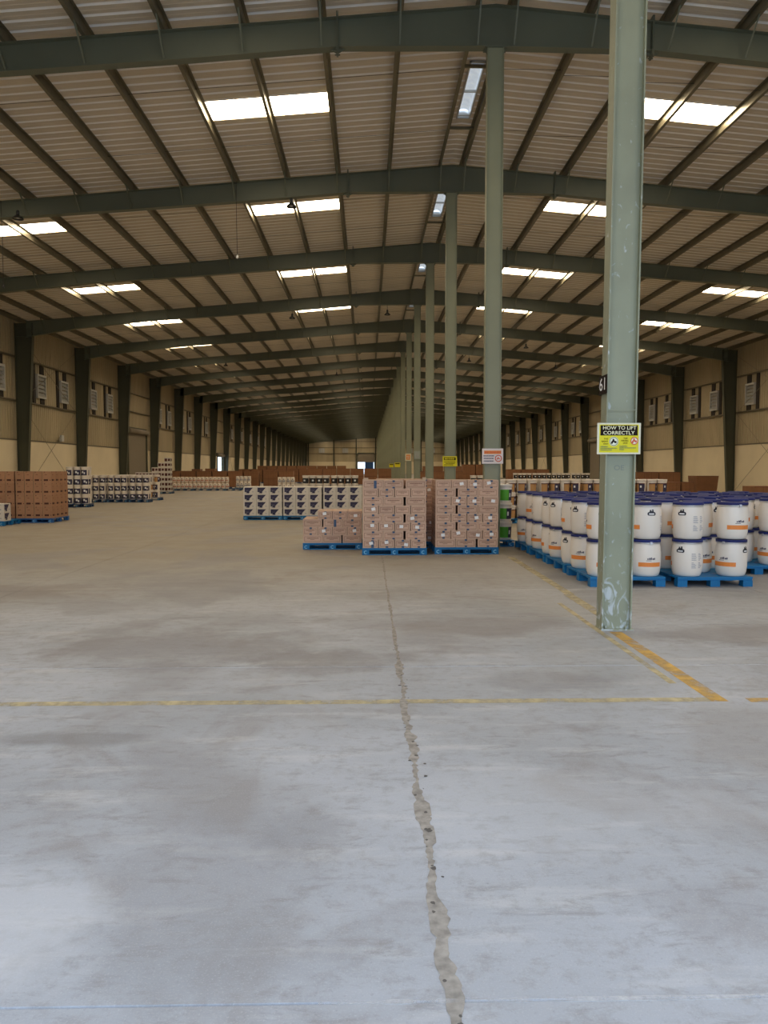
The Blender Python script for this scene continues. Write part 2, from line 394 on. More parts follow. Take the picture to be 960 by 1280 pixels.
# ------------------------------------------------------------------ roof
CEIL = structure('ceiling')
RIBP = BAY/24
def rib_pts(y0, n):
    pts = []
    for k in range(n):
        b = y0+k*RIBP
        pts += [(b, 0), (b+.105, 0), (b+.113, .006), (b+.121, .006), (b+.131, 0), (b+RIBP-.085, 0), (b+RIBP-.076, .046), (b+RIBP-.040, .046)]
    pts.append((y0+n*RIBP, 0)); return pts
SKY_U = ((3.36, 6.30), (12.36, 15.30))
SK0 = {3: 8}                      # first rib slot of the skylight in a bay (10 elsewhere)
def roof_mesh(sgn, slot, has):
    m = MB(); X = lambda u: RX+sgn*u
    def strip(pts, ua, ub):
        for (ya, ha), (yb, hb) in zip(pts, pts[1:]):
            q = [(X(ua), ya, ZT(ua)+PUR+ha), (X(ub), ya, ZT(ub)+PUR+ha), (X(ub), yb, ZT(ub)+PUR+hb), (X(ua), yb, ZT(ua)+PUR+hb)]
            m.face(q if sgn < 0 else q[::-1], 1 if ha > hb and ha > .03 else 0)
    U1 = WALLU+.25
    r0 = .42
    if not has: strip(rib_pts(0, 24), r0, U1)
    else:
        strip(rib_pts(0, slot), r0, U1); strip(rib_pts((slot+3)*RIBP, 24-slot-3), r0, U1)
        mid = rib_pts(slot*RIBP, 3)
        a = r0
        for s0, s1 in SKY_U: strip(mid, a, s0); a = s1
        strip(mid, a, U1)
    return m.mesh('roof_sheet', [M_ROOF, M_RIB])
def skylight_mesh(sgn, ua, ub, slot):
    m = MB(); X = lambda u: RX+sgn*u; y0 = slot*RIBP; y1 = y0+3*RIBP; h = .035
    q = [(X(ua), y0, ZT(ua)+PUR+h), (X(ub), y0, ZT(ub)+PUR+h), (X(ub), y1, ZT(ub)+PUR+h), (X(ua), y1, ZT(ua)+PUR+h)]
    m.face(q if sgn < 0 else q[::-1]); return m.mesh('skylight_panel', M_SKYL)
def curb_mesh(sgn, ua, ub, slot):
    m = MB(); X = lambda u: RX+sgn*u; y0 = slot*RIBP; y1 = y0+3*RIBP
    for (u, v, ya, yb) in ((ua, ub, y0-.012, y0), (ua, ub, y1, y1+.012)):
        z = lambda t: ZT(t)+PUR
        m.face([(X(u), ya, z(u)-.002), (X(v), ya, z(v)-.002), (X(v), ya, z(v)+.05), (X(u), ya, z(u)+.05)])
        m.face([(X(u), yb, z(u)-.002), (X(v), yb, z(v)-.002), (X(v), yb, z(v)+.05), (X(u), yb, z(u)+.05)])
        m.face([(X(u), ya, z(u)-.002), (X(v), ya, z(v)-.002), (X(v), yb, z(v)-.002), (X(u), yb, z(u)-.002)])
    for u in (ua, ub):
        m.face([(X(u), y0, ZT(u)+PUR-.002), (X(u), y1, ZT(u)+PUR-.002), (X(u), y1, ZT(u)+PUR+.06), (X(u), y0, ZT(u)+PUR+.06)])
    return m.mesh('skylight_curb', M_ROOF)
cache = {}
def cached(key, fn, *a):
    if key not in cache: cache[key] = fn(*a)
    return cache[key]
def ridge_mesh(opening):
    m = MB(); rp = rib_pts(0, 24)
    o0, o1 = 2.27, 4.95
    for sgn in (-1, 1):
        for (ya, ha), (yb, hb) in zip(rp, rp[1:]):
            segs = [(0, .42)]
            if opening and ya >= o0 and yb <= o1: segs = [(.17, .42)]
            for ua, ub in segs:
                q = [(RX+sgn*ua, ya, ZT(ua)+PUR+ha), (RX+sgn*ub, ya, ZT(ub)+PUR+ha), (RX+sgn*ub, yb, ZT(ub)+PUR+hb), (RX+sgn*ua, yb, ZT(ua)+PUR+hb)]
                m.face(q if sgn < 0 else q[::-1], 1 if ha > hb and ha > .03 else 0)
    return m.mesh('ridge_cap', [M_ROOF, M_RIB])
def ridge_light(n):
    y0, y1 = FY(n)+2.35, FY(n)+4.85; z = ZT(0)+PUR
    m = MB(); N = 8
    pts = [(RX+.14*math.cos(PI*k/N), z+.05+.11*math.sin(PI*k/N)) for k in range(N+1)]
    for a, b in zip(pts, pts[1:]): m.face([(a[0], y0, a[1]), (b[0], y0, b[1]), (b[0], y1, b[1]), (a[0], y1, a[1])], 0, True)
    rl = m.build('ridge_glazing', M_RLIGHT, CEIL)
    m = MB()
    for s in (-1, 1): m.box(RX+s*.165-.02, RX+s*.165+.02, y0-.1, y1+.1, z-.05, z+.13)
    for y in (y0-.1, y1+.06): m.box(RX-.18, RX+.18, y, y+.04, z-.05, z+.13)
    for y in (y0+.02, y0+1.25, y1-.05): m.box(RX-.15, RX+.15, y, y+.04, z-.03, z+.02)
    m.build('ridge_light_frame', M_GALV, rl)

for n in range(0, NF):
    if n == 0:
        ylo = FY(0)-.0
    slot = SK0.get(n, 10); y = FY(n)
    for s in (-1, 1):
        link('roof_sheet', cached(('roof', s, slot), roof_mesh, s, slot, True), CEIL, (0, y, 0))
        for k, (ua, ub) in enumerate(SKY_U):
            o = link('skylight_panel', cached(('sk', s, k, slot), skylight_mesh, s, ua, ub, slot), CEIL, (0, y, 0))
            if n < 8: link('skylight_curb', cached(('cb', s, k, slot), curb_mesh, s, ua, ub, slot), o)
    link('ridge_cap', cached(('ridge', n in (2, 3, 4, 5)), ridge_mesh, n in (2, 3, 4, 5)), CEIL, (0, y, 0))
for n in (2, 3, 4, 5): ridge_light(n)
m = MB()                          # roof over the last bay in front of the first frame (behind the camera)
for s in (-1, 1):
    U1 = WALLU+.25
    m.face([(RX, YF0-.2, ZT(0)+PUR), (RX+s*U1, YF0-.2, ZT(U1)+PUR), (RX+s*U1, FY(0), ZT(U1)+PUR), (RX, FY(0), ZT(0)+PUR)])
m.build('roof_sheet', M_ROOF, CEIL)

# purlins: Z sections on top of the rafters
PU = [.33+1.5*k for k in range(13)]+[19.6]
def purlin_mesh(s, u, L=BAY):
    m = MB(); x = RX+s*u; zb = ZT(u); t = .006; h = PUR-.003; sl = -.087*s
    def bx(xa, xb, za, zb2):
        m.face([(xa, 0, za+sl*(xa-x)), (xb, 0, za+sl*(xb-x)), (xb, L, za+sl*(xb-x)), (xa, L, za+sl*(xa-x))])
        m.face([(xa, 0, zb2+sl*(xa-x)), (xb, 0, zb2+sl*(xb-x)), (xb, L, zb2+sl*(xb-x)), (xa, L, zb2+sl*(xa-x))])
        for q in (xa, xb): m.face([(q, 0, za+sl*(q-x)), (q, L, za+sl*(q-x)), (q, L, zb2+sl*(q-x)), (q, 0, zb2+sl*(q-x))])
    bx(x-t/2, x+t/2, zb+.003, zb+h); bx(x, x+s*.065, zb+.003, zb+.009); bx(x-s*.065, x, zb+h-.006, zb+h)
    bx(x+s*.065, x+s*.069, zb+.003, zb+.025)
    return m
far = MB()
for n in range(0, NF):
    for s in (-1, 1):
        for k, u in enumerate(PU):
            if n < 11: link('purlin', cached(('pu', s, k), lambda a, b: purlin_mesh(a, b).mesh('purlin', M_PURL), s, u), CEIL, (0, FY(n), 0))
            else:
                pm = purlin_mesh(s, u); i = len(far.v)
                far.v += [(a, b+FY(n), c) for a, b, c in pm.v]; far.f += [tuple(i+q for q in f) for f in pm.f]; far.mi += pm.mi; far.sm += pm.sm
far.build('distant_purlins', M_PURL, CEIL)['kind'] = 'stuff'
# sag rods running from eave to ridge at the third points of the near bays
def sag_mesh(s):
    m = MB()
    for a, b in zip(PU, PU[1:]):
        m.tube((RX+s*a, 0, ZT(a)+.05), (RX+s*b, .12 if s < 0 else -.1, ZT(b)+.12), .005, 4)
    return m.mesh('sag_rod', M_WIRE)
for n in range(1, 9):
    for s in (-1, 1):
        for f in (.30, .70): link('sag_rod', cached(('sag', s), sag_mesh, s), CEIL, (0, FY(n)+BAY*f, 0))
    if n < 6:
        for f in (.30, .70):
            m = MB(); m.box(RX-.33, RX+.33, -.03, .03, ZT(0)+.04, ZT(0)+.10); m.build('ridge_strut', M_PURL, CEIL, (0, FY(n)+BAY*f, 0))

# rafters: tapered I beams
RB = [(0, 9.70), (3.05, 9.66), (3.06, 9.655), (5.8, 9.41), (9.4, 9.12), (13.1, 8.86), (16.8, 8.46), (18.95, 8.10)]
def zbot(u):
    for (a, za), (b, zb) in zip(RB, RB[1:]):
        if a <= u <= b: return za+(zb-za)*(u-a)/(b-a)
    return RB[-1][1]
def rafter_mesh(s):
    m = MB(); X = lambda u: RX+s*u; t = .006; fw = .10; ft = .014
    us = [q[0] for q in RB]+[19.3]; zb = [q[1] for q in RB]+[8.02]
    for (ua, za), (ub, zc) in zip(list(zip(us, zb)), list(zip(us, zb))[1:]):
        for y in (-t, t): m.face([(X(ua), y, za), (X(ub), y, zc), (X(ub), y, ZT(ub)-.002), (X(ua), y, ZT(ua)-.002)])
        for (pa, pb) in ((za, zc), (ZT(ua)-ft-.002, ZT(ub)-ft-.002)):
            c = [(-fw, 0), (fw, 0), (fw, ft), (-fw, ft)]
            for k in range(4):
                (ya, ha), (yb, hb) = c[k], c[(k+1) % 4]
                m.face([(X(ua), ya, pa+ha), (X(ub), ya, pb+ha), (X(ub), yb, pb+hb), (X(ua), yb, pa+hb)])
    return m.mesh('rafter', M_STEEL)
def splice_mesh(s):
    m = MB(); u = 3.05; x = RX+s*u
    for d in (-.018, .004):
        m.box(x+d, x+d+.014, -.10, .10, 9.655-.10, ZT(u)+.10)
    for z in (9.55, 9.60): 
        for y in (-.06, .06): m.tube((x-.05, y, z+.03), (x+.05, y, z+.03), .014, 6)
    m.prism([(x-.02, 9.655), (x-.16, 9.655), (x-.02, 9.57)], 'y', -.005, .005); m.prism([(x+.02, 9.655), (x+.16, 9.655), (x+.02, 9.57)], 'y', -.005, .005)
    return m.mesh('splice_plate', M_STEEL)
def brace_mesh(s, k):
    u = PU[k]; m = MB(); x = RX+s*u
    zb_ = zbot(min(u, 18.9))+.03
    for d in (-1,):
        a = Vector((x+s*.02, d*.10, zb_)); b = Vector((x+s*.02, d*.62, ZT(u)+.03)); w_ = .028
        w_ = .016
        m.face([a+Vector((-w_, 0, 0)), a+Vector((w_, 0, 0)), b+Vector((w_, 0, 0)), b+Vector((-w_, 0, 0))])
        m.face([a+Vector((w_, 0, 0)), a+Vector((w_, .03, .03)), b+Vector((w_, .03, .03)), b+Vector((w_, 0, 0))])
    return m.mesh('fly_brace', M_STEEL)
for n in range(0, NF+1):
    for s in (-1, 1):
        r = link('rafter', cached(('raf', s), rafter_mesh, s), CEIL, (0, FY(n), 0))
        if n < 14: link('splice_plate', cached(('spl', s), splice_mesh, s), r)
        if 1 <= n <= 7:
            for k in range(13): link('fly_brace', cached(('fly', s, k), brace_mesh, s, k), r)

# ------------------------------------------------------------------ side walls
def ibeam_y(m, x0, x1, y, fw, z0, z1, t=.012):
    """vertical I section: flanges at x0 and x1, web between (web in the x-z plane)"""
    m.box(x0, x0+t, y-fw, y+fw, z0, z1); m.box(x1-t, x1, y-fw, y+fw, z0, z1); m.box(x0+t, x1-t, y-t/2, y+t/2, z0, z1)
def wallcol_mesh(s):
    m = MB(); X = lambda u: RX+s*u; fw = .125
    prof = [(19.45, 0), (18.97, 8.10), (18.97, 8.72)]
    for (ua, za), (ub, zb) in zip(prof, prof[1:]):
        for y in (-.006, .006): m.face([(X(ua), y, za), (X(19.84), y, za), (X(19.84), y, zb), (X(ub), y, zb)])
        for d in (0, .014):
            m.face([(X(ua+d), -fw, za), (X(ua+d), fw, za), (X(ub+d), fw, zb), (X(ub+d), -fw, zb)])
        for y in (-fw, fw): m.face([(X(ua), y, za), (X(ua+.014), y, za), (X(ub+.014), y, zb), (X(ub), y, zb)])
    m.box(min(X(19.83), X(19.845)), max(X(19.83), X(19.845)), -fw, fw, 0, 8.72)
    m.box(min(X(18.97), X(19.84)), max(X(18.97), X(19.84)), -.10, .10, 8.05, 8.07)
    return m.mesh('wall_column', M_WCOL)
def clad_mesh(s, y0, y1, z0, z1):
    m = MB(); n = max(1, round((y1-y0)/.25)); p = (y1-y0)/n; pts = []
    for k in range(n):
        b = y0+k*p; pts += [(b, 0), (b+p*.6, 0), (b+p*.7, .03), (b+p*.9, .03)]
    pts.append((y1, 0))
    for (ya, ha), (yb, hb) in zip(pts, pts[1:]):
        xa, xb = RX+s*(WALLU+ha), RX+s*(WALLU+hb)
        m.face([(xa, ya, z0), (xb, yb, z0), (xb, yb, z1), (xa, ya, z1)])
    return m.mesh('cladding_sheet', M_CLAD)
def girt_mesh(s, z, y0=0, y1=BAY):
    m = MB(); a, b = sorted((RX+s*19.855, RX+s*19.99))
    m.box(a, b, y0, y1, z-.035, z-.028); m.box(a, b, y0, y1, z+.028, z+.035)
    c = RX+s*19.855; m.box(min(c, c+s*.006), max(c, c+s*.006), y0, y1, z-.035, z+.035)
    return m.mesh('girt', M_GIRT)
def masonry_mesh(s, y0, y1):
    m = MB(); a, b = sorted((RX+s*19.88, RX+s*20.1)); m.box(a, b, y0, y1, 0, 2.93)
    a, b = sorted((RX+s*19.86, RX+s*20.1)); m.box(a, b, y0, y1, 2.93, 2.96); return m.mesh('masonry_panel', M_PLAST)
EAVEZ = ZT(WALLU)+PUR-.01
DOORS = {(-1, 7): (1.85, 6.3, 4.2, 'shut'), (1, 9): (3.6, 7.0, 4.2, 'shut'), (-1, 11): (3.6, 7.1, 2.95, 'open'), (-1, 17): (.6, 3.4, 2.9, 'open')}
nwin = 0; ndoor = 0
WALLS = {}
for s, nm in ((-1, 'left'), (1, 'right')):
    W = structure('wall_'+nm); WALLS[s] = W
    y0 = YF0-.2
    link('masonry_panel', masonry_mesh(s, y0, FY(0)), W); link('cladding_sheet', clad_mesh(s, y0, FY(0), 2.96, EAVEZ), W)
    for n in range(0, NF):
        y = FY(n); d = DOORS.get((s, n))
        if n >= 0: link('wall_column', cached(('wc', s), wallcol_mesh, s), W, (0, y, 0))
        if d:
            a, b, h, st = d
            link('masonry_panel', masonry_mesh(s, 0, a), W, (0, y, 0)); link('masonry_panel', masonry_mesh(s, b, BAY), W, (0, y, 0))
            link('cladding_sheet', clad_mesh(s, 0, BAY, max(h+.4, 2.96), EAVEZ), W, (0, y, 0))
            if h+.4 > 2.96:
                link('cladding_sheet', clad_mesh(s, 0, a, 2.96, h+.4), W, (0, y, 0)); link('cladding_sheet', clad_mesh(s, b, BAY, 2.96, h+.4), W, (0, y, 0))
            ndoor += 1
            D = structure('door_%d' % ndoor); D.location = (RX+s*19.9, y+(a+b)/2, 0)
            hw = (b-a)/2
            m = MB(); m.box(-.12, .12, -hw-.12, -hw, 0, h+.3); m.box(-.12, .12, hw, hw+.12, 0, h+.3); m.box(-.12, .12, -hw, hw, h, h+.4); m.build('door_frame', M_WCOL, D)
            m = MB(); m.tube((-s*.12, -hw, h+.12), (-s*.12, hw, h+.12), .2, 10); m.build('shutter_roll', M_SHUT, D)
            if st == 'shut':
                m = MB(); nS = 20
                for k in range(nS): m.box(-.02-(k % 2)*.006, .02, -hw-.02, hw+.02, h*k/nS, h*(k+1)/nS+.002)
                m.build('shutter_curtain', M_SHUT, D)
            for z in (5.75, 7.1): link('girt', cached(('g', s, z), girt_mesh, s, z), W, (0, y, 0))
        else:
            link('masonry_panel', cached(('ms', s), masonry_mesh, s, 0, BAY), W, (0, y, 0))
            link('cladding_sheet', cached(('cl', s), clad_mesh, s, 0, BAY, 2.96, EAVEZ), W, (0, y, 0))
            for z in (3.0, 4.95, 7.1): link('girt', cached(('g', s, z), girt_mesh, s, z), W, (0, y, 0))
link('wall_column', cache[('wc', -1)], WALLS[-1], (0, FY(NF), 0)); link('wall_column', cache[('wc', 1)], WALLS[1], (0, FY(NF), 0))

# louvred wall vents between the girts: a dark slot and a white framed louvre with dark recesses
def vent_parts(s):
    x = lambda u: RX+s*(WALLU-u)
    def bx(m, ua, ub, y0, y1, z0, z1, mi=0): a, b = sorted((x(ua), x(ub))); m.box(a, b, y0, y1, z0, z1, mi)
    r = MB(); bx(r, .005, .06, -.72, -.42, 5.0, 7.05); bx(r, .005, .05, .2, .66, 6.55, 7.05); bx(r, .005, .05, .2, .66, 5.0, 5.32)
    fr = MB()
    for y0, y1, z0, z1 in ((-.36, -.30, 5.3, 6.55), (.60, .66, 5.3, 6.55), (-.30, .60, 5.3, 5.40), (-.30, .60, 6.44, 6.55)): bx(fr, .03, .16, y0, y1, z0, z1)
    sl = []
    for k in range(5):
        z = 5.43+k*.205; q = MB()
        a, b = x(.04), x(.14)
        q.face([(a, -.3, z+.17), (a, .6, z+.17), (b, .6, z), (b, -.3, z)]); q.face([(a, -.3, z+.155), (a, .6, z+.155), (b, .6, z-.015), (b, -.3, z-.015)])
        q.face([(b, -.3, z-.015), (b, .6, z-.015), (b, .6, z), (b, -.3, z)])
        sl.append(q)
    return r, fr, sl
VP = {}
for s in (-1, 1):
    r, fr, sl = vent_parts(s); allsl = MB()
    for q in sl:
        i = len(allsl.v); allsl.v += q.v; allsl.f += [tuple(i+k for k in f) for f in q.f]; allsl.mi += q.mi; allsl.sm += q.sm
    VP[s] = (r.mesh('vent_recess', M_DARK), fr.mesh('louvre_frame', M_LOUV), [q.mesh('louvre_slat', M_LOUVS) for q in sl], allsl.mesh('louvre_slats', M_LOUVS))
for n in range(4, NF-1):
    for s in (-1, 1):
        if (s, n) in DOORS or (s > 0 and n < 5): continue
        for off in (2.75, 5.75):
            nwin += 1
            W = structure('window_%d' % nwin); W.location = (0, FY(n)+off, 0)
            rec, frm, sl, slall = VP[s]
            link('window_recess', rec, W); fo = link('louvre_frame', frm, W)
            if n < 9:
                for q in sl: link('louvre_slat', q, W)
            else: link('louvre_slats', slall, W)
# X bracing rods on the side walls
for s, n in ((-1, 5), (1, 5), (-1, 12), (1, 12), (-1, 20), (1, 20)):
    y = FY(n)
    for a, b in (((.2, .2), (7.3, 4.9)), ((7.3, .2), (.2, 4.9)), ((.2, 4.9), (7.3, 8.3)), ((7.3, 4.9), (.2, 8.3))):
        m = MB(); m.tube((RX+s*19.8, y+a[0], a[1]), (RX+s*19.8, y+b[0], b[1]), .010, 5); m.build('bracing_rod', M_ROD, WALLS[s])
# small fittings on the side walls
m = MB(); xx = RX-19.86; m.box(xx, xx+.12, 42.55, 42.85, 3.1, 3.45); m.build('junction_box', M_LOUV, WALLS[-1])

# ------------------------------------------------------------------ end walls
def end_wall(name, Y, openings, sgn):
    W = structure(name)
    edges = sorted({RX-WALLU, RX+WALLU, *[o[0] for o in openings], *[o[1] for o in openings]})
    for a, b in zip(edges, edges[1:]):
        op = [o for o in openings if o[0] <= a and b <= o[1]]
        z0 = op[0][2] if op else 0
        if not op:
            m = MB(); m.box(a, b, min(Y, Y+sgn*.2), max(Y, Y+sgn*.2), 0, 3.3); m.build('masonry_panel', M_PLAST, W); z0 = 3.3
        m = MB(); nn = max(1, round((b-a)/.3)); p = (b-a)/nn
        for k in range(nn):
            x = a+k*p
            def zt(x_): return ZT(abs(x_-RX))+PUR
            for (xa, ha), (xb, hb) in (((x, 0), (x+p*.6, 0)), ((x+p*.6, 0), (x+p*.7, .03)), ((x+p*.7, .03), (x+p*.9, .03)), ((x+p*.9, .03), (x+p, 0))):
                m.face([(xa, Y+.1*sgn+ha*sgn, z0), (xb, Y+.1*sgn+hb*sgn, z0), (xb, Y+.1*sgn+hb*sgn, zt(xb)), (xa, Y+.1*sgn+ha*sgn, zt(xa))])
        m.build('cladding_sheet', M_CLAD, W)
    return W
WB = end_wall('wall_back', YEND, [(-2.8, 1.7, 5.6)], 1)
for z in (5.5, 7.1, 8.8):
    for a, b in ((RX-WALLU+.1, -2.9), (1.8, RX+WALLU-.1)) if z < 5.6 else ((RX-WALLU+.1, RX+WALLU-.1),):
        m = MB(); m.box(a, b, YEND-.1, YEND, z-.07, z+.07); m.build('girt', M_GIRT, WB)
for x in (-16.2, -9.3, -3.2, 2.1, 8.5, 14.5, 21):
    m = MB(); ibeam_y(m, x-.15, x+.15, YEND-.35, .15, 0, ZT(abs(x-RX))-.1, .02); m.build('wall_column', M_WCOL, WB)
for x in (-12.6, -6.2, 5.5, 11.5, 17.5):
    W = structure('window_%d' % (nwin+1)); nwin += 1; W.location = (x, YEND-.04, 0)
    m = MB(); m.box(-.8, .8, 0, .03, 5.7, 6.95); m.build('window_recess', M_LOUVS, W)
    m = MB()
    for k in range(-1, 2): m.box(k*.5-.03, k*.5+.03, -.04, 0, 5.7, 6.95)
    m.build('louvre_frame', M_LOUV, W)
ndoor += 1; D = structure('door_%d' % ndoor); D.location = (-.55, YEND, 0)
m = MB(); m.box(-2.4, -2.25, -.15, .2, 0, 5.6); m.box(2.25, 2.4, -.15, .2, 0, 5.6); m.box(-2.25, 2.25, -.15, .2, 5.45, 5.75); m.build('door_frame', M_WCOL, D)
m = MB()
for k in range(12): m.box(-2.25, 2.25, .02-(k % 2)*.02, .06, 3.2+k*.19, 3.2+(k+1)*.19+.002)
m.build('shutter_curtain', M_SHUT, D)
lo = thing('lorry', 'dark blue box lorry backed up to the far end shutter door', 'lorry', (.35, YEND+1.2, 0))
m = MB(); m.box(-1.15, 1.15, 0, 5.5, .9, 3.3); m.build('cargo_box', M_BLUED, lo)
m = MB(); m.box(-1.0, 1.0, 5.6, 7.4, .8, 2.8); m.prism([(5.6, 2.8), (7.2, 2.8), (5.9, 3.1)], 'x', -1, 1); m.build('cab', M_BLUED, lo)
for x in (-1.0, 1.0):
    for y in (1.2, 6.4):
        m = MB(); m.tube((x-.14, y, .42), (x+.14, y, .42), .5, 16); m.build('wheel', M_LAMP, lo)
m = MB(); m.box(-.5, .5, 0, 7, .6, .9); m.build('chassis', M_LAMP, lo)
WF = end_wall('wall_front', YF0, [(RX-10, RX+10, 7.0)], -1)

# ------------------------------------------------------------------ central pillars
def pillar(n, label, grp=None):
    P = thing('steel_pillar', label, 'pillar', (RX-(.02 if n == 1 else 0), FY(n), 0), 0, grp)
    if n == 1: P.rotation_euler = (0, .006, 0)      # stands very slightly out of plumb
    near = n <= 1; M = M_PILL if n <= 1 else M_PILL2
    hw, fd = (.148, .088) if near else (.160, .10)
    ztop = zbot(0)-.02
    m = MB(); m.box(-hw, -hw+.014, -fd, fd, .0, ztop); m.build('flange', M, P)
    m = MB(); m.box(hw-.014, hw, -fd, fd, .0, ztop); m.build('flange', M, P)
    m = MB(); m.box(-hw+.014, hw-.014, -.045 if near else -.07, -.033 if near else -.058, 0, ztop); m.build('web', M, P)
    m = MB(); m.box(-hw-.005, hw+.02, -fd-.01, fd+.01, -.001, .012)
    for x in (-.1, .1):
        m.tube((x, -fd+.03, .01), (x, -fd+.03, .04), .014, 6)
    m.build('base_plate', M, P)
    m = MB(); m.box(-hw-.06, hw+.06, -.11, .11, ztop, ztop+.019)
    for s in (-1, 1): m.prism([(s*hw, ztop), (s*(hw+.06), ztop), (s*hw, ztop-.09)], 'y', -.008, .008)
    m.build('cap_plate', M_STEEL, P)
    if n == 1:
        o = link('chalk_mark', text_mesh('OE', .07, .10), P, (.0, -.0465, 1.60)); o.data.materials.append(M_MARK)
    if n <= 3:
        m = MB(); z = 2.16
        m.box(-hw, hw, -fd-.002, -fd, z, z+.006); m.build('weld_seam', M, P)
    return P
PLAB = {0: 'green-grey steel pillar behind the photographer', 1: 'nearest tall pale green-grey steel pillar with scuffed foot and yellow lifting sign', 2: 'green steel pillar rising behind the right full carton stack with orange and white sign', 3: 'green steel pillar with black and yellow sign, third nearest', 4: 'green steel pillar without sign, right after the one with black and yellow sign',
        5: 'green steel pillar carrying a small pale grey sign', 6: 'dark green steel pillar carrying a small orange sign'}
for n in range(0, NF):
    if n in PLAB: lab = PLAB[n]
    elif n <= 20: lab = 'dark green steel pillar in the receding centre row, %s from the near end' % ORD[n-1]
    else: lab = 'dark green steel pillar in the receding centre row, %s from the far wall' % ORD[NF-1-n]
    pillar(n, lab, 'steel pillars along the centre line')

# ------------------------------------------------------------------ signs (flat printed boards)
def sign(name, label, x, y, z, w_, h_, spec, base, rz=0, rx=0):
    S = thing(name, label, 'sign', (x, y, z), rz)
    m = MB(); m.box(-w_/2, w_/2, 0, .004, -h_/2, h_/2); m.build('board', base, S)
    lay = 0
    for kind, mtl, args in spec:
        lay += 1; yo = -.0006-.0004*lay
        if kind == 'rect':
            a, b, c, d = args; m = MB(); m.face([(a, yo, c), (b, yo, c), (b, yo, d), (a, yo, d)]); m.build('printed_panel', mtl, S)
        elif kind == 'text':
            t, size, width, cx, cz = args; o = link('lettering', text_mesh(t, size, width), S, (cx, yo-.0005, cz)); o.data.materials.append(mtl)
        elif kind == 'bars':
            m = MB(); rnd = random.Random(lay)
            for (xa, xb, zc, th) in args:
                xx = xa
                while xx < xb-.002:
                    l = min(xb-xx, rnd.uniform(.35, .8)*th); m.face([(xx, yo-.0005, zc-th/2), (xx+l, yo-.0005, zc-th/2), (xx+l, yo-.0005, zc+th/2), (xx, yo-.0005, zc+th/2)])
                    xx += l+th*.22
            m.build('small_print', mtl, S)['kind'] = 'stuff'
        elif kind == 'ring':
            cx, cz, r0, r1 = args; m = MB(); N = 24
            for k in range(N):
                a, b = 2*PI*k/N, 2*PI*(k+1)/N
                if r0 > 0: m.face([(cx+r0*math.cos(a), yo, cz+r0*math.sin(a)), (cx+r1*math.cos(a), yo, cz+r1*math.sin(a)), (cx+r1*math.cos(b), yo, cz+r1*math.sin(b)), (cx+r0*math.cos(b), yo, cz+r0*math.sin(b))])
                else: m.face([(cx, yo, cz), (cx+r1*math.cos(a), yo, cz+r1*math.sin(a)), (cx+r1*math.cos(b), yo, cz+r1*math.sin(b))])
            m.build('printed_ring' if r0 > 0 else 'printed_disc', mtl, S)
        elif kind == 'poly':
            m = MB(); m.face([(a, yo-.0004, b) for a, b in args]); m.build('pictogram', mtl, S)
    return S
def crouch(cx, cz, s):   # small figure lifting a box, knees bent
    return [(cx-.030*s, cz-.022), (cx-.012*s, cz-.022), (cx-.004*s, cz-.004), (cx+.010*s, cz-.016), (cx+.026*s, cz-.016), (cx+.026*s, cz+.004), (cx+.008*s, cz+.006), (cx+.002*s, cz+.024), (cx-.010*s, cz+.026), (cx-.014*s, cz+.010), (cx-.026*s, cz-.004)]
fy = FY(1)-.088
sign('safety_sign', 'yellow HOW TO LIFT CORRECTLY sign fixed to the nearest pillar', RX-.035, fy-.012, 1.885, .425, .302, [
    ('rect', M_SIGNY, (-.192, .192, -.135, .135)),
    ('rect', M_SIGNK, (-.182, .182, .030, .128)),
    ('text', M_TXTY, ('HOW TO LIFT', .048, .325, .004, .102)),
    ('text', M_TXTY, ('CORRECTLY', .048, .305, -.002, .054)),
    ('ring', M_SIGNP, (-.050, -.028, 0, .046)), ('ring', M_SIGNG, (-.050, -.028, .036, .042)),
    ('poly', M_SIGNK, crouch(-.050, -.028, 1)),
    ('ring', M_SIGNP, (.150, -.022, 0, .038)), ('ring', M_SIGNR, (.150, -.022, .029, .038)),
    ('poly', M_SIGNR, crouch(.150, -.022, .9)),
    ('text', M_SIGNK, ('THE', .020, .042, -.128, -.004)), ('text', M_SIGNK, ('RIGHT', .020, .062, -.138, -.028)), ('text', M_SIGNK, ('WAY', .020, .050, -.130, -.052)),
    ('text', M_SIGNK, ('THE', .020, .040, .062, .002)), ('text', M_SIGNK, ('WRONG', .020, .072, .056, -.021)), ('text', M_SIGNK, ('WAY', .020, .046, .062, -.045)),
    ('bars', M_SIGNG, [(-.180, -.110, -.078, .010), (-.180, -.02, -.094, .009), (-.180, -.07, -.110, .009), (.005, .08, -.074, .010), (.005, .165, -.090, .009), (.005, .05, -.106, .009)]),
], M_SIGNC, 0)
S = thing('number_plate', 'small black plate with white 61 on the left edge of nearest pillar', 'sign', (RX-.176, FY(1)-.02, 2.41), math.radians(-90))
m = MB(); m.box(-.12, .12, 0, .006, -.09, .09); m.build('board', M_SIGNK, S)
o = link('lettering', text_mesh('61', .17, .17), S, (0, -.001, 0)); o.data.materials.append(M_TXTW)
S = thing('number_plate', 'black plate seen edge-on at the right edge of nearest pillar', 'sign', (RX+.135, FY(1)+.02, 2.24), math.radians(60))
m = MB(); m.box(-.05, .075, 0, .006, -.16, .16); m.build('board', M_SIGNK, S)
fy = FY(2)-.10
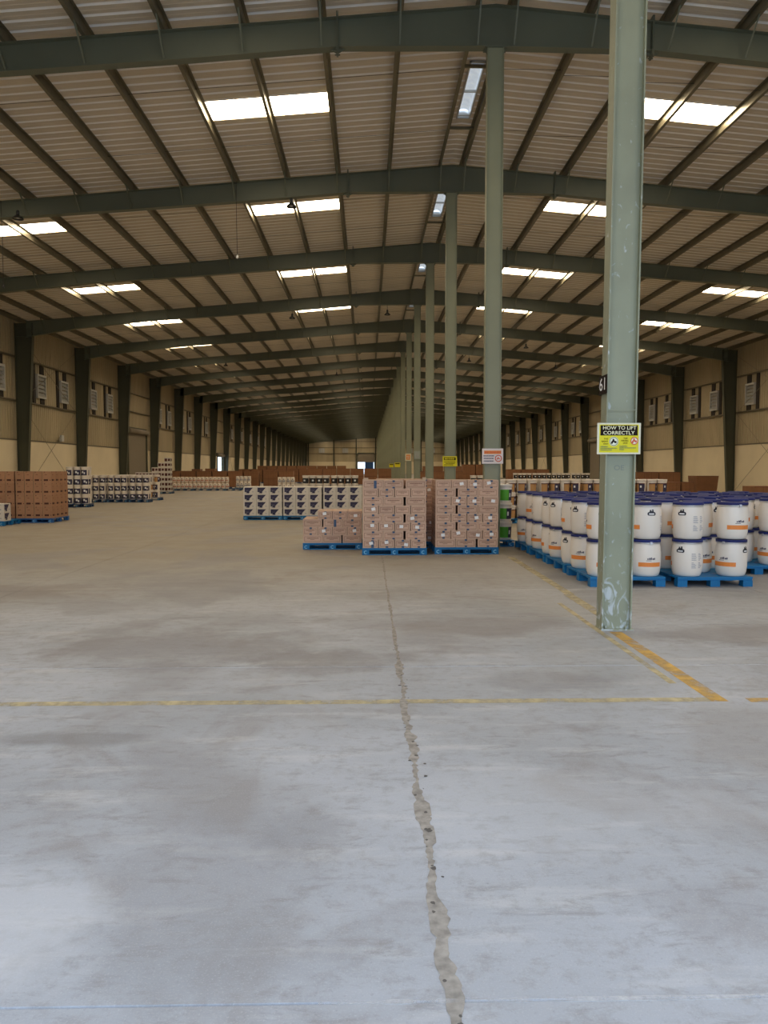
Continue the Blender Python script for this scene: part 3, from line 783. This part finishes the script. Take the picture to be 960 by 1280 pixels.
sign('warning_sign', 'white sign with orange header and red prohibition ring on the second pillar', RX+.0, fy-.012, 1.835, .42, .30, [
    ('rect', M_SIGNO, (-.170, .170, .042, .110)),
    ('bars', M_SIGNR, [(-.160, .160, .076, .036)]),
    ('bars', M_NAVY, [(-.18, .03, .005, .022), (-.175, .02, -.045, .022), (-.175, .02, -.098, .022)]),
    ('ring', M_SIGNR, (.115, -.045, .052, .070)), ('poly', M_SIGNR, crouch(.115, -.045, 1.2))], M_SIGNW)
fy = FY(3)-.10
sign('warning_sign', 'yellow sign with black header band on the third pillar', RX-.02, fy-.012, 1.80, .43, .30, [
    ('rect', M_SIGNK, (-.175, .175, .032, .118)), ('bars', M_SIGNY, [(-.15, .15, .075, .045)]),
    ('bars', M_SIGNK, [(-.17, .17, -.02, .022), (-.13, .15, -.065, .022), (-.17, .10, -.105, .02)])], M_SIGNY)
fy = FY(5)-.10
sign('warning_sign', 'small pale grey sign on the fifth pillar', RX, fy-.012, 2.25, .32, .42, [('bars', M_GREYP, [(-.1, .1, .1, .04), (-.1, .08, 0, .05), (-.1, .1, -.1, .04)])], mat('sign_grey', (.30, .34, .28), .5))
fy = FY(6)-.10
sign('warning_sign', 'small orange and white sign on the sixth pillar', RX-.05, fy-.012, 2.25, .36, .44, [('rect', M_SIGNO, (-.12, .12, -.15, .15)), ('bars', M_SIGNW, [(-.08, .08, .05, .05), (-.06, .08, -.05, .05)])], M_SIGNC)
for n, dx, t in ((8, 0, 'eighth'), (10, 0, 'tenth')):
    sign('warning_sign', 'tiny yellow sign with black header on the %s pillar of the row' % t, RX-.1, FY(n)-.112, 1.85, .46, .36, [('rect', M_SIGNK, (-.18, .18, .06, .14))], M_SIGNY)

# ------------------------------------------------------------------ hanging lamps and drop wires
def lamp(x, n, z, where):
    L = thing('high_bay_lamp', 'dark bell-shaped lamp hanging '+where, 'lamp', (x, FY(n), z), 0, 'high bay lamps')
    zt = zbot(abs(x-RX))
    m = MB(); m.tube((0, 0, .22), (0, 0, zt-z), .012, 6); m.build('hanger', M_LAMP, L)
    m = MB(); m.lathe([(.035, .25), (.05, .22), (.05, .13), (.035, .11)][::-1], 12); m.build('housing', M_LAMP, L)
    m = MB(); m.lathe([(.155, 0), (.145, .03), (.095, .08), (.05, .12)], 16, caps=False); m.lathe([(.148, .004), (.137, .03), (.088, .08)], 16, caps=False); m.build('reflector', M_LAMP, L)
    m = MB(); m.lathe([(.04, .02), (.055, .05), (.04, .085)], 10); m.build('lens', M_GLASS, L)
lamp(-2.24, 3, 9.25, 'before the second skylight left of the ridge')
lamp(-10.2, 3, 8.85, 'before the skylight at the left photo edge')
lamp(-3.75, 5, 9.0, 'under the fifth beam below the small skylight pair')
lamp(.97, 5, 9.2, 'from the fifth beam just left of the centre pillars')
lamp(7.1, 7, 9.05, 'right of the centre pillars under the seventh beam')
lamp(9.5, 6, 8.8, 'before the small skylights right of the second pillar')
lamp(13.2, 7, 8.6, 'just left of the nearest pillar')
lamp(-9.9, 7, 8.7, 'under the left roof slope above the two-tier drums')
lamp(-2.5, 8, 9.0, 'from the eighth beam left of the centre')
def drop(x, n, z0, label, bulb):
    L = thing('drop_wire', label, 'wire', (x, FY(n)-.12, z0)); zt = ZT(abs(x-RX))
    m = MB(); m.tube((0, 0, .04), (-.02, .06, (zt-z0)*.5), .008, 4); m.tube((-.02, .06, (zt-z0)*.5), (-.01, .01, zt-z0), .008, 4); m.build('cable', M_WIRE, L)
    m = MB(); m.lathe([(.015, -.06), (.035, -.03), (.03, .02), (.015, .05)], 10); m.build('bulb' if bulb else 'plug', M_TXTW if bulb else M_WIRE, L)
drop(-3.82, 3, 7.78, 'long thin wire with small white bulb hanging below the third beam', True)
drop(-10.62, 3, 6.9, 'long thin wire with dark plug hanging at the left edge of the photo', False)

# ------------------------------------------------------------------ pallets
def pallet_meshes(w_, d_, M, feet=False):
    key = ('pal', round(w_, 3), round(d_, 3), M.name, feet)
    if key in cache: return cache[key]
    out = []
    nb = 5; bw = (d_-.02*(nb-1))/nb
    b = MB(); b.box(0, w_, 0, bw, .108, .132); deck = b.mesh('deck_board', M)
    dk = [('deck_board', deck, (0, k*(bw+.02), 0)) for k in range(nb)]
    st = MB(); st.box(0, w_, .0, .09, .086, .108); strg = st.mesh('stringer', M)
    bl = MB(); bl.box(0, .13, 0, .12, .0 if feet else .018, .086)
    N = 0 if feet else 10
    for k in range(N-2):   # round C-shaped mark moulded on the front of the block
        a, c = math.radians(50+k*260/(N-2)), math.radians(50+(k+1)*260/(N-2))
        bl.face([(.065+.022*math.cos(a), -.001, .053+.022*math.sin(a)), (.065+.034*math.cos(a), -.001, .053+.034*math.sin(a)), (.065+.034*math.cos(c), -.001, .053+.034*math.sin(c)), (.065+.022*math.cos(c), -.001, .053+.022*math.sin(c))], 1)
    block = bl.mesh('block', [M, M_PMARK])
    rn = MB(); rn.box(0, w_, 0, .09, 0, .018); run = rn.mesh('runner', M)
    res = dk; sk = feet
    for j in range(3):
        y = (0, (d_-.12)/2, d_-.12)[j]
        res.append(('stringer', strg, (0, y+.015, 0)))
        if not feet: res.append(('runner', run, (0, y+.015, 0)))
        for i in range(3): res.append(('block', block, ((0, (w_-.13)/2, w_-.13)[i], y, 0)))
    cache[key] = res; return res
def pallet(x, y, w_, d_, label, M=None, simple=False, feet=False):
    P = thing('pallet', label, 'pallet', (x, y, 0), 0, 'plastic pallets'); M = M or M_BLUE
    for nm, me, loc in pallet_meshes(w_, d_, M, feet):
        if simple and nm == 'stringer': continue
        link(nm, me, P, loc)
    return P
PZ = .132

# ------------------------------------------------------------------ cartons
def carton_mesh(kind, w_, d_, h_):
    key = ('ctn', kind, round(w_, 3), round(d_, 3), round(h_, 3))
    if key in cache: return cache[key]
    m = MB(); m.box(0, w_, 0, d_, 0, h_); e = .0012
    def fr(xa, xb, za, zb, mi): m.face([(xa, -e, za), (xb, -e, za), (xb, -e, zb), (xa, -e, zb)], mi)
    def lf(ya, yb, za, zb, mi): m.face([(-e, ya, za), (-e, yb, za), (-e, yb, zb), (-e, ya, zb)], mi)
    def rt(ya, yb, za, zb, mi): m.face([(w_+e, ya, za), (w_+e, yb, za), (w_+e, yb, zb), (w_+e, ya, zb)], mi)
    def sides(fn, L):
        if kind == 'brown':
            a, b, t = .026, L-.026, .005
            fn(a, b, .026, .031, 1); fn(a, b, h_-.035, h_-.030, 1); fn(a, a+t, .032, h_-.035, 1); fn(b-t, b, .032, h_-.035, 1)
            c = L/2; rnd = random.Random(int(L*1000)); x = c-.30*L
            while x < c+.26*L:
                l = rnd.uniform(.008, .02); fn(x, x+l, h_*.56, h_*.56+.013, 1); x += l+.004
            fn(c-.13*L, c+.1*L, h_*.40, h_*.40+.006, 1)
        elif kind == 'rust':
            rnd = random.Random(int(L*100)); fn(L*.16, L*.66, h_*.19, h_*.34, 1); fn(L*.84, L*.92, h_*.22, h_*.30, 1)
            fn(L*.30, L*.55, h_*.70, h_*.74, 2); fn(.0, .008, 0, h_, 3)
            fn(L*.2, L*.3, h_*.92, h_*.98, 1)
        elif kind == 'white':
            # dark flag-like print: block with a slanting right edge and a tail
            pass
    if kind in ('brown', 'rust'):
        sides(fr, w_); sides(lf, d_); sides(rt, d_)
        m.face([(0, d_/2-.025, h_+e), (w_, d_/2-.025, h_+e), (w_, d_/2+.025, h_+e), (0, d_/2+.025, h_+e)], 2 if kind == 'brown' else 3)
        fr(0, w_, h_-.004, h_, 2 if kind == 'brown' else 3)
    if kind == 'white':
        for (fn, L) in ((lambda P, mi: m.face([(a, -e, b) for a, b in P], mi), w_), (lambda P, mi: m.face([(-e, d_-a, b) for a, b in P], mi), d_), (lambda P, mi: m.face([(w_+e, a, b) for a, b in P], mi), d_)):
            fn([(L*.10, h_*.28), (L*.44, h_*.28), (L*.76, h_*.90), (L*.10, h_*.90)], 1)
            fn([(L*.18, h_*.14), (L*.44, h_*.10), (L*.50, h_*.30), (L*.30, h_*.30)], 1)
            fn([(L*.20, h_*.62), (L*.42, h_*.62), (L*.42, h_*.72), (L*.20, h_*.72)][::-1] if False else [(L*.20, h_*.48), (L*.40, h_*.48), (L*.40, h_*.52), (L*.20, h_*.52)], 2)
            fn([(L*.70, h_*.25), (L*.80, h_*.25), (L*.80, h_*.38), (L*.70, h_*.38)], 2)
    if kind == 'maroon':
        for (fn, L) in ((lambda P, mi: m.face([(a, -e, b) for a, b in P], mi), w_), (lambda P, mi: m.face([(w_+e, a, b) for a, b in P], mi), d_)):
            fn([(L*.06, h_*.25), (L*.44, h_*.2), (L*.5, h_*.8), (L*.06, h_*.8)], 1); fn([(L*.56, h_*.3), (L*.94, h_*.3), (L*.94, h_*.78), (L*.62, h_*.78)], 1)
    mats = {'brown': [M_CARD, M_CARDP, M_TAPE], 'rust': [M_CARDB, M_CARDBP, M_CARDP, M_CARDL], 'white': [M_WBOX, M_NAVY, M_GREYP], 'maroon': [M_WBOX, M_MAROON]}[kind]
    cache[key] = m.mesh('carton', mats); return cache[key]
stick = MB(); stick.box(0, .07, -.001, 0, 0, .055); STK = stick.mesh('shipping_label', M_TXTW)
tp = MB(); tp.box(0, .05, -.0008, 0, 0, .14); BT = tp.mesh('tape_patch', M_BTAPE)
tp2 = MB(); tp2.box(0, .045, -.0009, 0, .115, .15); tp2.box(0, .045, -.0009, 0, .004, .034); BT2 = tp2.mesh('tape_tab', M_BTAPE)
LAYW = ['bottom', 'second', 'third', 'fourth', 'fifth', 'sixth', 'seventh', 'top']
def layer_word(k, n):
    if k == n-1: return 'top layer'
    if k == 0: return 'bottom layer'
    return ORD[k]+' layer'
BOXN = {'brown': 'carton', 'white': 'printed_box', 'rust': 'tall_carton', 'maroon': 'maroon_print_box'}
def put_carton(kind, x, y, z, w_, d_, h_, label, group, near=False, jit=.0007, stick_p=0.0):
    o = link(BOXN[kind], carton_mesh(kind, w_, d_, h_), None, (x+random.uniform(-jit, jit), y+random.uniform(-jit, jit)*2, z), random.uniform(-.0015, .0015))
    tag(o, label, 'carton', group)
    if near and random.random() < stick_p:
        s = link('shipping_label', STK, o, (w_*random.uniform(.25, .6), -.0015, h_*random.uniform(.25, .5)))
        s.rotation_euler = (0, random.uniform(-.25, .25), 0)
    if near and stick_p:
        r = random.random()
        if r < .5: link('tape_tab', BT2, o, (w_*.45, -.0012, 0))['kind'] = 'stuff'
        elif r < .53: link('tape_patch', BT, o, (w_*.55, -.0012, .004))
    return o
def pos_word(i, n, a='left', b='right'):
    if n == 1: return ''
    if i == 0: return 'far '+a
    if i == n-1: return 'far '+b
    if n == 3: return 'middle'
    return '%s from %s' % (ORD[i], a)
def brick_stack(x, y, w_, layers, name, first=0, top_partial=None, group=None):
    """alternating layers: four narrow cartons wide / three long cartons wide"""
    h = .156
    for k in range(layers):
        z = PZ+k*h
        if (k+first) % 2 == 0:
            nx, cw, nd, cd = 4, .2815, 2, .385
        else: nx, cw, nd, cd = 3, .370, 3, .284
        gaps = w_-nx*cw-.006
        gx = [0]*nx; acc = 0
        if nx == 3:
            gi = random.choice([1, 2]); 
            for i in range(nx): gx[i] = gaps-.006+.006*(i-nx+1) if i >= gi else .006*i
        else:
            for i in range(nx): gx[i] = gaps*i/(nx-1)
        for j in range(nd):
            for i in range(nx):
                if nd == 3 and j == 1 and i == 1 and k < layers-1: continue
                if top_partial and k >= top_partial[0] and i < top_partial[1]: continue
                lab = 'brown carton, %s, %s, %s row, %s' % (name, layer_word(k, layers), ('front', 'middle', 'back')[j] if nd == 3 else ('front', 'back')[j], pos_word(i, nx))
                put_carton('brown', x+.003+i*cw+gx[i], y+.006+j*(cd+.02), z+.0005, cw, cd, h-.0015, lab, group, j == 0, stick_p=.55 if nx == 4 else .06)
G_B = 'brown cartons on the front pallets'
pallet(-.11, 13.6, 1.19, 1.0, 'blue pallet under the full brown carton stack in the centre')
brick_stack(-.10, 13.6, 1.17, 8, 'centre full stack', 0, None, G_B)
pallet(1.235, 13.7, 1.19, 1.0, 'blue pallet under the brown carton stack beside the green pails')
brick_stack(1.245, 13.7, 1.17, 8, 'full stack beside green pails', 1, None, G_B)
pallet(-1.28, 14.55, 1.16, 1.0, 'blue pallet under the low brown carton stack')
brick_stack(-1.275, 14.55, 1.155, 4, 'low half-height stack', 1, (3, 1), G_B)
pallet(.16, 14.80, 1.19, 1.0, 'blue pallet in the gap behind the two full carton stacks')
brick_stack(.17, 14.80, 1.17, 8, 'stack seen in gap', 0, None, G_B)
# loose flap and tape on top of the centre stack
m = MB(); m.box(0, .09, 0, .06, 0, .035); tag(m.build('tape_roll', M_TAPE, None, (-.085, 13.66, PZ+8*.156+.003)), 'crumpled tan tape lump on top of the centre full carton stack, left', 'tape')
m = MB(); m.box(0, .07, 0, .06, 0, .045); tag(m.build('tape_roll', M_TAPE, None, (1.0, 13.66, PZ+8*.156+.003)), 'crumpled tan tape lump on top of the centre full carton stack, right', 'tape')

# white printed boxes on three pallets, centre left
G_W = 'white boxes with dark flag print'
for p, x in enumerate((-3.84, -2.62, -1.385)):
    pn = ('left', 'middle', 'right')[p]
    pallet(x, 22.96, 1.20, 1.0, 'blue pallet under the %s stack of white printed boxes' % pn)
    for k in range(4):
        for j in range(3):
            for i in range(3):
                if j == 1 and i == 1 and k < 3: continue
                put_carton('white', x+.005+i*.397, 22.965+j*.33, PZ+.0005+k*.222, .388, .322, .2205, 'navy-printed white box, %s stack, %s, %s row, %s' % (pn, layer_word(k, 4), ('front', 'middle', 'back')[j], pos_word(i, 3)), G_W)
# rust-brown tall cartons at the left edge
G_R = 'rust brown tall cartons at the left'
for p, (x, y, nx) in enumerate(((-10.27, 21.9, 4), (-11.36, 21.95, 4))):
    pn = ('right', 'left')[p]
    pallet(x-.02, y, 1.07, 1.22, 'dark blue pallet under the %s rust-brown carton stack' % pn, mat('pallet_blue_dark', (.015, .11, .33), .5))
    for k in range(4):
        for j in range(4):
            for i in range(nx):
                if 0 < i < 3 and 0 < j < 3 and k < 3: continue
                put_carton('rust', x+.004+i*.259, y+.006+j*.30, PZ+.0005+k*.342, .250, .290, .3405, 'tall rust-brown carton, %s stack, %s, %s row, %s' % (pn, layer_word(k, 4), ('front', 'second', 'third', 'back')[j], pos_word(i, nx)), G_R)
pallet(-11.15, 20.7, 1.10, 1.0, 'teal blue pallet cut by the left photo edge')
for k in range(2):
    for i in range(3):
        m = carton_mesh('white', .36, .4, .24)
        put_carton('white', -11.14+i*.365, 20.72, PZ+.0005+k*.242, .36, .4, .24, 'dark-printed white box at left photo edge, %s, %s' % (('lower', 'upper')[k], pos_word(i, 3)), 'white boxes at the left edge')

# ------------------------------------------------------------------ drums
DP = [(.165, 0), (.178, .015), (.192, .055), (.202, .13), (.205, .23), (.203, .32), (.196, .395), (.186, .435), (.184, .448)]
def make_drum():
    D = thing('plastic_drum', 'white plastic drum', 'drum')
    m = MB(); m.lathe(DP, 24); m.build('body', M_WHITE, D)
    m = MB(); m.lathe([(.190, .446), (.198, .449), (.198, .462), (.190, .465)], 24); rg = m.build('clamp_ring', M_RING, D)
    m = MB(); m.box(-.014, .014, -.212, -.196, .440, .474); m.build('clamp_latch', M_RING, rg)
    m = MB(); m.lathe([(.194, .462), (.199, .466), (.199, .494), (.191, .500), (.183, .493), (.10, .493)], 24); m.build('lid', M_LID, D)
    f = -PI/2
    m = MB(); m.wrap(DP, f-.80, f+.80, .136, .194); m.build('orange_band', M_ORANGE, D)
    m = MB()
    for k in range(5):
        a = f-.22+k*.11; m.wrap(DP, a, a+.07+(k % 2)*.02, .232, .232+.020+(k % 3)*.006)
    m.wrap(DP, f-.30, f+.05, .216, .222); m.build('product_text', M_NAVY, D)
    m = MB(); a = f+1.55   # black crest: wide rounded shape with two peaks and a white bar
    m.wrap(DP, a-.23, a+.23, .325, .372); m.wrap(DP, a-.27, a+.27, .333, .364); m.wrap(DP, a-.15, a+.15, .372, .385); m.wrap(DP, a-.12, a-.02, .385, .402); m.wrap(DP, a+.03, a+.13, .385, .408)
    m.wrap(DP, a-.17, a+.17, .338, .355, .0022, 1); m.build('emblem', [M_EMBL, M_TXTW], D)
    m = MB(); a = f+2.7; rnd = random.Random(5)
    for c in range(2):
        for k in range(11):
            z = .31-k*.017-(.02 if k > 5 else 0)
            m.wrap(DP, a-.42+c*.48, a-.42+c*.48+rnd.uniform(.14, .34), z, z+.007)
    m.build('fine_print', M_GREYP, D)
    return D
DR = make_drum(); drum_used = False; NDR = 0
PR = random.Random(11)
def pallet_of_drums(x, y, name, row, colm):
    global drum_used, NDR
    pallet(x, y, 1.02, 1.2, 'bright blue pallet, %s' % name, None, False, True)
    cy = [.205, .98]; spots = [(.205, .205, 'front left'), (.815, .205, 'front right'), (.51, .60, 'centre'), (.205, .995, 'back left'), (.815, .995, 'back right')]
    for k in range(2):
        for (dx, dy, w_) in spots:
            rz = PR.choice([0, 0, -1.4, -2.4, 1.1, 2.2, -.5, .4])+PR.uniform(-.3, .3)
            if colm == 0 and w_.endswith('left'): rz = PR.choice([-1.1, -.6, -1.9, 2.0, -2.6, -.9])
            if row == 0:   # the front drums as seen: which side of the print faces the lens
                rz = {(0, 0, 'front right'): 0.0, (0, 1, 'front right'): -1.55, (1, 0, 'front left'): -2.4, (1, 1, 'front left'): -2.35, (1, 0, 'front right'): -.95, (1, 1, 'front right'): 0.05, (1, 0, 'centre'): .25, (1, 1, 'centre'): 1.2, (0, 0, 'front left'): .2, (0, 1, 'front left'): -1.8, (1, 0, 'back left'): .5}.get((colm, k, w_), rz)
            lab = 'navy-lidded drum, %s, %s, %s' % (('lower tier', 'upper tier')[k], w_, name)
            loc = (x+dx, y+dy, PZ+k*.5045+.0005)
            vis_body = row == 0 or colm == 0 or w_.startswith('front')
            kp = None if vis_body else ('body', 'clamp_ring', 'lid')
            if not drum_used:
                DR.location = loc; DR.rotation_euler = (0, 0, rz); DR['label'] = lab; DR['group'] = 'white drums with navy lids'; drum_used = True
            else: dup(DR, loc, rz, lab, 'white drums with navy lids', kp)
            NDR += 1
cols_ = [(2.99, 9.88), (4.17, 9.86), (5.37, 11.0), (6.55, 11.0)]
for c, (x, y0) in enumerate(cols_):
    for r in range(4 if c < 2 else 3):
        if c == 3 and r == 0: pass
        nm = '%s pallet of %s drum row from left' % (('nearest', 'second', 'third', 'rearmost')[r] if c < 2 else ('nearest', 'middle', 'rearmost')[r], ORD[c])
        pallet_of_drums(x, y0+r*1.32, nm, r, c)

# ------------------------------------------------------------------ pails
PP = [(.120, 0), (.127, .01), (.141, .315), (.141, .335)]
def make_pail(style):
    D = thing('paint_pail', 'pail', 'pail')
    m = MB(); m.lathe(PP, 18); m.build('body', M_WHITE, D)
    m = MB(); m.lathe([(.142, .318), (.150, .320), (.151, .372), (.148, .378), (.135, .375), (.05, .372)], 18)
    m.build('lid', {'green': M_WHITE, 'yellow': M_YLID}.get(style, M_WHITE), D)
    f = -PI/2
    m = MB()
    if style == 'navy': m.wrap(PP, f-1.1, f+1.1, .03, .25, mi=0); m.wrap(PP, f-.45, f+.1, .12, .2, .002, 1); m.wrap(PP, f+.2, f+.55, .08, .16, .002, 1); mats = [M_NAVY, M_TXTW]
    elif style == 'green': m.wrap(PP, f-1.5, f+.25, .05, .27, mi=0); m.wrap(PP, f+.25, f+1.5, .05, .27, mi=1); m.wrap(PP, f+.35, f+.6, .12, .2, .002, 2); mats = [M_GREEN, M_NAVY, M_TXTW]
    elif style == 'split': m.wrap(PP, f-1.3, f+.1, .02, .265, mi=0); m.wrap(PP, f+.1, f+1.4, .02, .265, mi=1); m.wrap(PP, f-1.3, f+1.4, .24, .268, .002, 2); m.wrap(PP, f+.35, f+.7, .14, .2, .002, 3); mats = [M_TAN, M_NAVY, M_MAROON, M_TXTW]
    elif style == 'black': m.wrap(PP, f-1.4, f+1.4, .03, .26, mi=0); m.wrap(PP, f-.35, f+.25, .12, .19, .002, 1); mats = [M_BLACKP, M_TXTW]
    m.build('label_wrap', mats, D)
    m = MB(); N = 8
    for k in range(N):
        a, b = PI*k/N, PI*(k+1)/N
        m.tube((.15*math.cos(a), -.045-.05*0, .27-.09*math.sin(a)), (.15*math.cos(b), -.045, .27-.09*math.sin(b)), .003, 4)
    if style == 'green': m.build('handle', M_GALV, D)
    return D
PAIL = {}
def put_pail(style, loc, rz, label, group, kp=None):
    if style not in PAIL:
        PAIL[style] = make_pail(style); o = PAIL[style]; o.location = loc; o.rotation_euler = (0, 0, rz); o['label'] = label; o['group'] = group
    else: dup(PAIL[style], loc, rz, label, group, kp)
def pail_pallet(style, x, y, nx, nd, tiers, name, desc, spread=.4, M=None, skip=None, d_=None):
    pallet(x-.02, y, nx*.305+.04, d_ or max(.62, nd*.305+.02), 'low pallet under pails, %s' % name, M or M_BLUE, True)
    for k in range(tiers):
        for j in range(nd):
            for i in range(nx):
                if skip and skip(i, j, k): continue
                put_pail(style, (x+.1525+i*.305, y+.16+j*.305, PZ+.0005+k*.3795), random.uniform(-spread, spread) if style != 'split' else random.choice([-.9, -.2, .5, .9])+random.uniform(-.2, .2), '%s, %s, tier %s, %s row, %s' % (desc, name, ('one', 'two', 'three', 'four')[k], ('front', 'second', 'third')[j], pos_word(i, nx)), 'pails of '+desc)
pail_pallet('green', 2.04, 15.02, 3, 2, 3, 'stack behind the brown cartons', 'green-labelled pail', .3)
for p in range(4):
    pail_pallet('split', 3.70+p*1.27, 21.4, 4, 2, 3, '%s pallet behind the drums' % ORD[p], 'tan-labelled pail')
for p in range(3):
    pail_pallet('navy', -13.15+p*1.0, 34.9, 3, 2, 3, '%s pallet of left pail block' % ('left', 'middle', 'right')[p], 'navy-labelled pail', M=M_BLUED)
pail_pallet('navy', -12.35, 30.6, 3, 2, 4, 'stack right behind rust cartons', 'navy-labelled pail', M=M_BLUED)
for p in range(2):
    pail_pallet('black', -2.92+p*1.27, 33.0, 4, 2, 3, '%s pallet behind the white boxes' % ('left', 'right')[p], 'black-labelled pail', M=M_BLUED)
pail_pallet('black', 4.55, 33.0, 3, 1, 3, 'stack right of second pillar', 'black-labelled pail', M=M_BLUED)
pail_pallet('yellow' if False else 'split', -12.5, 37.2, 7, 1, 3, 'row behind left pail block', 'tan-labelled pail', M=M_BLUED, skip=lambda i, j, k: False)
for p in range(4):
    pail_pallet('black', 9.4+p*1.27, 48, 4, 1, 3, '%s distant pallet toward right wall' % ORD[p], 'black-labelled pail', M=M_BLUED, d_=.62)
# maroon printed boxes left, beyond the pails
for q, (x, y, nx, tiers) in enumerate(((-13.95, 45.0, 3, 4), (-13.45, 46.6, 3, 7))):
    nm = ('front', 'taller rear')[q]
    pallet(x-.01, y, 1.2, .8, 'dark pallet under the %s maroon-printed box stack' % nm, M_BLUED, True)
    for k in range(tiers):
        for i in range(nx):
            if q == 1 and ((k == 5 and i == 0) or (k == 6 and i != 2)): continue
            put_carton('maroon', x+i*.395, y+.02, PZ+.0005+k*.302, .385, .38, .30, 'maroon-printed box, %s stack, %s layer, %s' % (nm, ORD[k], pos_word(i, nx)), 'maroon printed boxes')
# two-tier row of pale drums on the left
def pale_drum_row(x0, y, n, tiers, name, pink):
    key = ('pd', pink)
    if key not in cache:
        m = MB(); pr = [(.115, 0), (.135, .03), (.14, .2), (.135, .36), (.12, .40)]
        m.lathe(pr, 14, 0); m.lathe([(.128, .40), (.130, .425), (.12, .43)], 14, 1)
        m.wrap(pr, -PI/2-.9, -PI/2+.9, .10, .22, mi=2); m.wrap(pr, -PI/2-.3, -PI/2+.4, .26, .31, mi=3); cache[key] = m.mesh('small_drum', [M_WHITE, M_WHITE if not pink else M_TAN, M_PINK if pink else M_GREYP, M_MAROON if pink else M_NAVY])
    for p in range(0, n, 4): pallet(x0+p*.285-.15, y-.16, 1.14, .6, 'dark low pallet under %s, %s from left' % (name, ORD[p//4]), M_BLUED, True)
    for k in range(tiers):
        for i in range(n):
            o = link('small_drum', cache[key], None, (x0+i*.285, y, PZ+.0005+k*.431), random.uniform(-.3, .3))
            tag(o, 'small pale drum, %s, %s tier, %s from left' % (name, ('lower', 'upper')[k], ORD[i]), 'drum', 'pale small drums')
pale_drum_row(-14.55, 53.0, 17, 2, 'the long two-tier row', True)
pale_drum_row(-9.75, 56.0, 4, 2, 'the short row past the long one', False)
pale_drum_row(-5.9, 50.0, 4, 2, 'the short row above the white boxes', False)

# large brown bulk cartons in distant rows
def bulk_mesh(w_, d_, h_, flare=0.0):
    key = ('bulk', w_, d_, h_, flare)
    if key in cache: return cache[key]
    m = MB(); f = flare
    b = [(0, 0), (w_, 0), (w_, d_), (0, d_)]; t = [(-f, -f), (w_+f, -f), (w_+f, d_+f), (-f, d_+f)]
    m.face([(*p, 0) for p in b[::-1]]); m.face([(*p, h_) for p in t])
    for k in range(4): m.face([(*b[k], 0), (*b[(k+1) % 4], 0), (*t[(k+1) % 4], h_), (*t[k], h_)])
    # carton joints and tape on the front
    for i in range(1, 3): m.box(w_*i/3-.004, w_*i/3+.004, -.002, 0, 0, h_*.99, 1)
    m.box(0, w_, -.003, 0, h_*.495, h_*.505, 1); m.box(-f, w_+f, -.004-f, -f, h_-.03, h_-.0, 2)
    cache[key] = m.mesh('bulk_carton', [M_CARDD, M_CARDBP, M_CARDP]); return cache[key]
def bulk_row(x0, y, n, w_, h_, name, pitch=None, d_=1.0, flare=0, pz=True):
    for i in range(n):
        x = x0+i*(pitch or w_+.05); hh = h_
        if pz: pallet(x, y, w_, d_, 'dark pallet under %s, %s from left' % (name, ORD[i]), M_BLUED, True)
        o = link('bulk_carton', bulk_mesh(w_-.02, d_-.02, hh, flare), None, (x+.01, y+.01, (PZ if pz else 0)+.0005), random.uniform(-.01, .01))
        tag(o, 'big brown carton, %s, %s from left' % (name, ORD[i]), 'carton', 'large brown bulk cartons')
bulk_row(-15.7, 58.0, 6, 1.14, 1.24, 'the row behind the two-tier drums', 1.21)
bulk_row(-8.2, 58.5, 2, 1.14, 1.24, 'the pair left of the far pale stack', 1.2)
bulk_row(-14.6, 62.0, 1, .7, 1.38, 'the single stack by the left wall columns')
bulk_row(-13.6, 62.5, 1, .8, 1.42, 'the second single stack by the left wall')
bulk_row(-5.3, 67.0, 6, 1.2, 1.42, 'the long row left of the pillars', 1.24)
bulk_row(-13.5, 78.0, 6, 1.2, 1.35, 'the high row before the open side door', 1.26)
bulk_row(-14.5, 98.0, 9, 1.2, 1.75, 'the far high row on the left', 1.3)
bulk_row(8.9, 70.0, 2, 1.2, 1.8, 'the pair seen between second and third pillar', 1.25)
bulk_row(3.9, 60.0, 3, 1.2, 1.2, 'the low row right of the far pillars', 1.3)
bulk_row(12.4, 66.0, 3, 1.2, 1.35, 'the row beside the distant right wall', 1.27)
bulk_row(15.3, 42.0, 2, 1.22, 1.24, 'the pair against the right wall, right of nearest pillar', 1.26, 1.1)
bulk_row(18.72, 42.0, 1, 1.15, 1.02, 'the flared open-topped one by the right wall', flare=.08)
bulk_row(15.75, 30.0, 1, 1.1, .72, 'the low one at the right photo edge')
bulk_row(15.9, 39.0, 2, .62, .72, 'the two small ones before the right wall pair', .7)
bulk_row(7.0, 95.0, 6, 1.2, 1.7, 'the far row on the right half', 1.4)
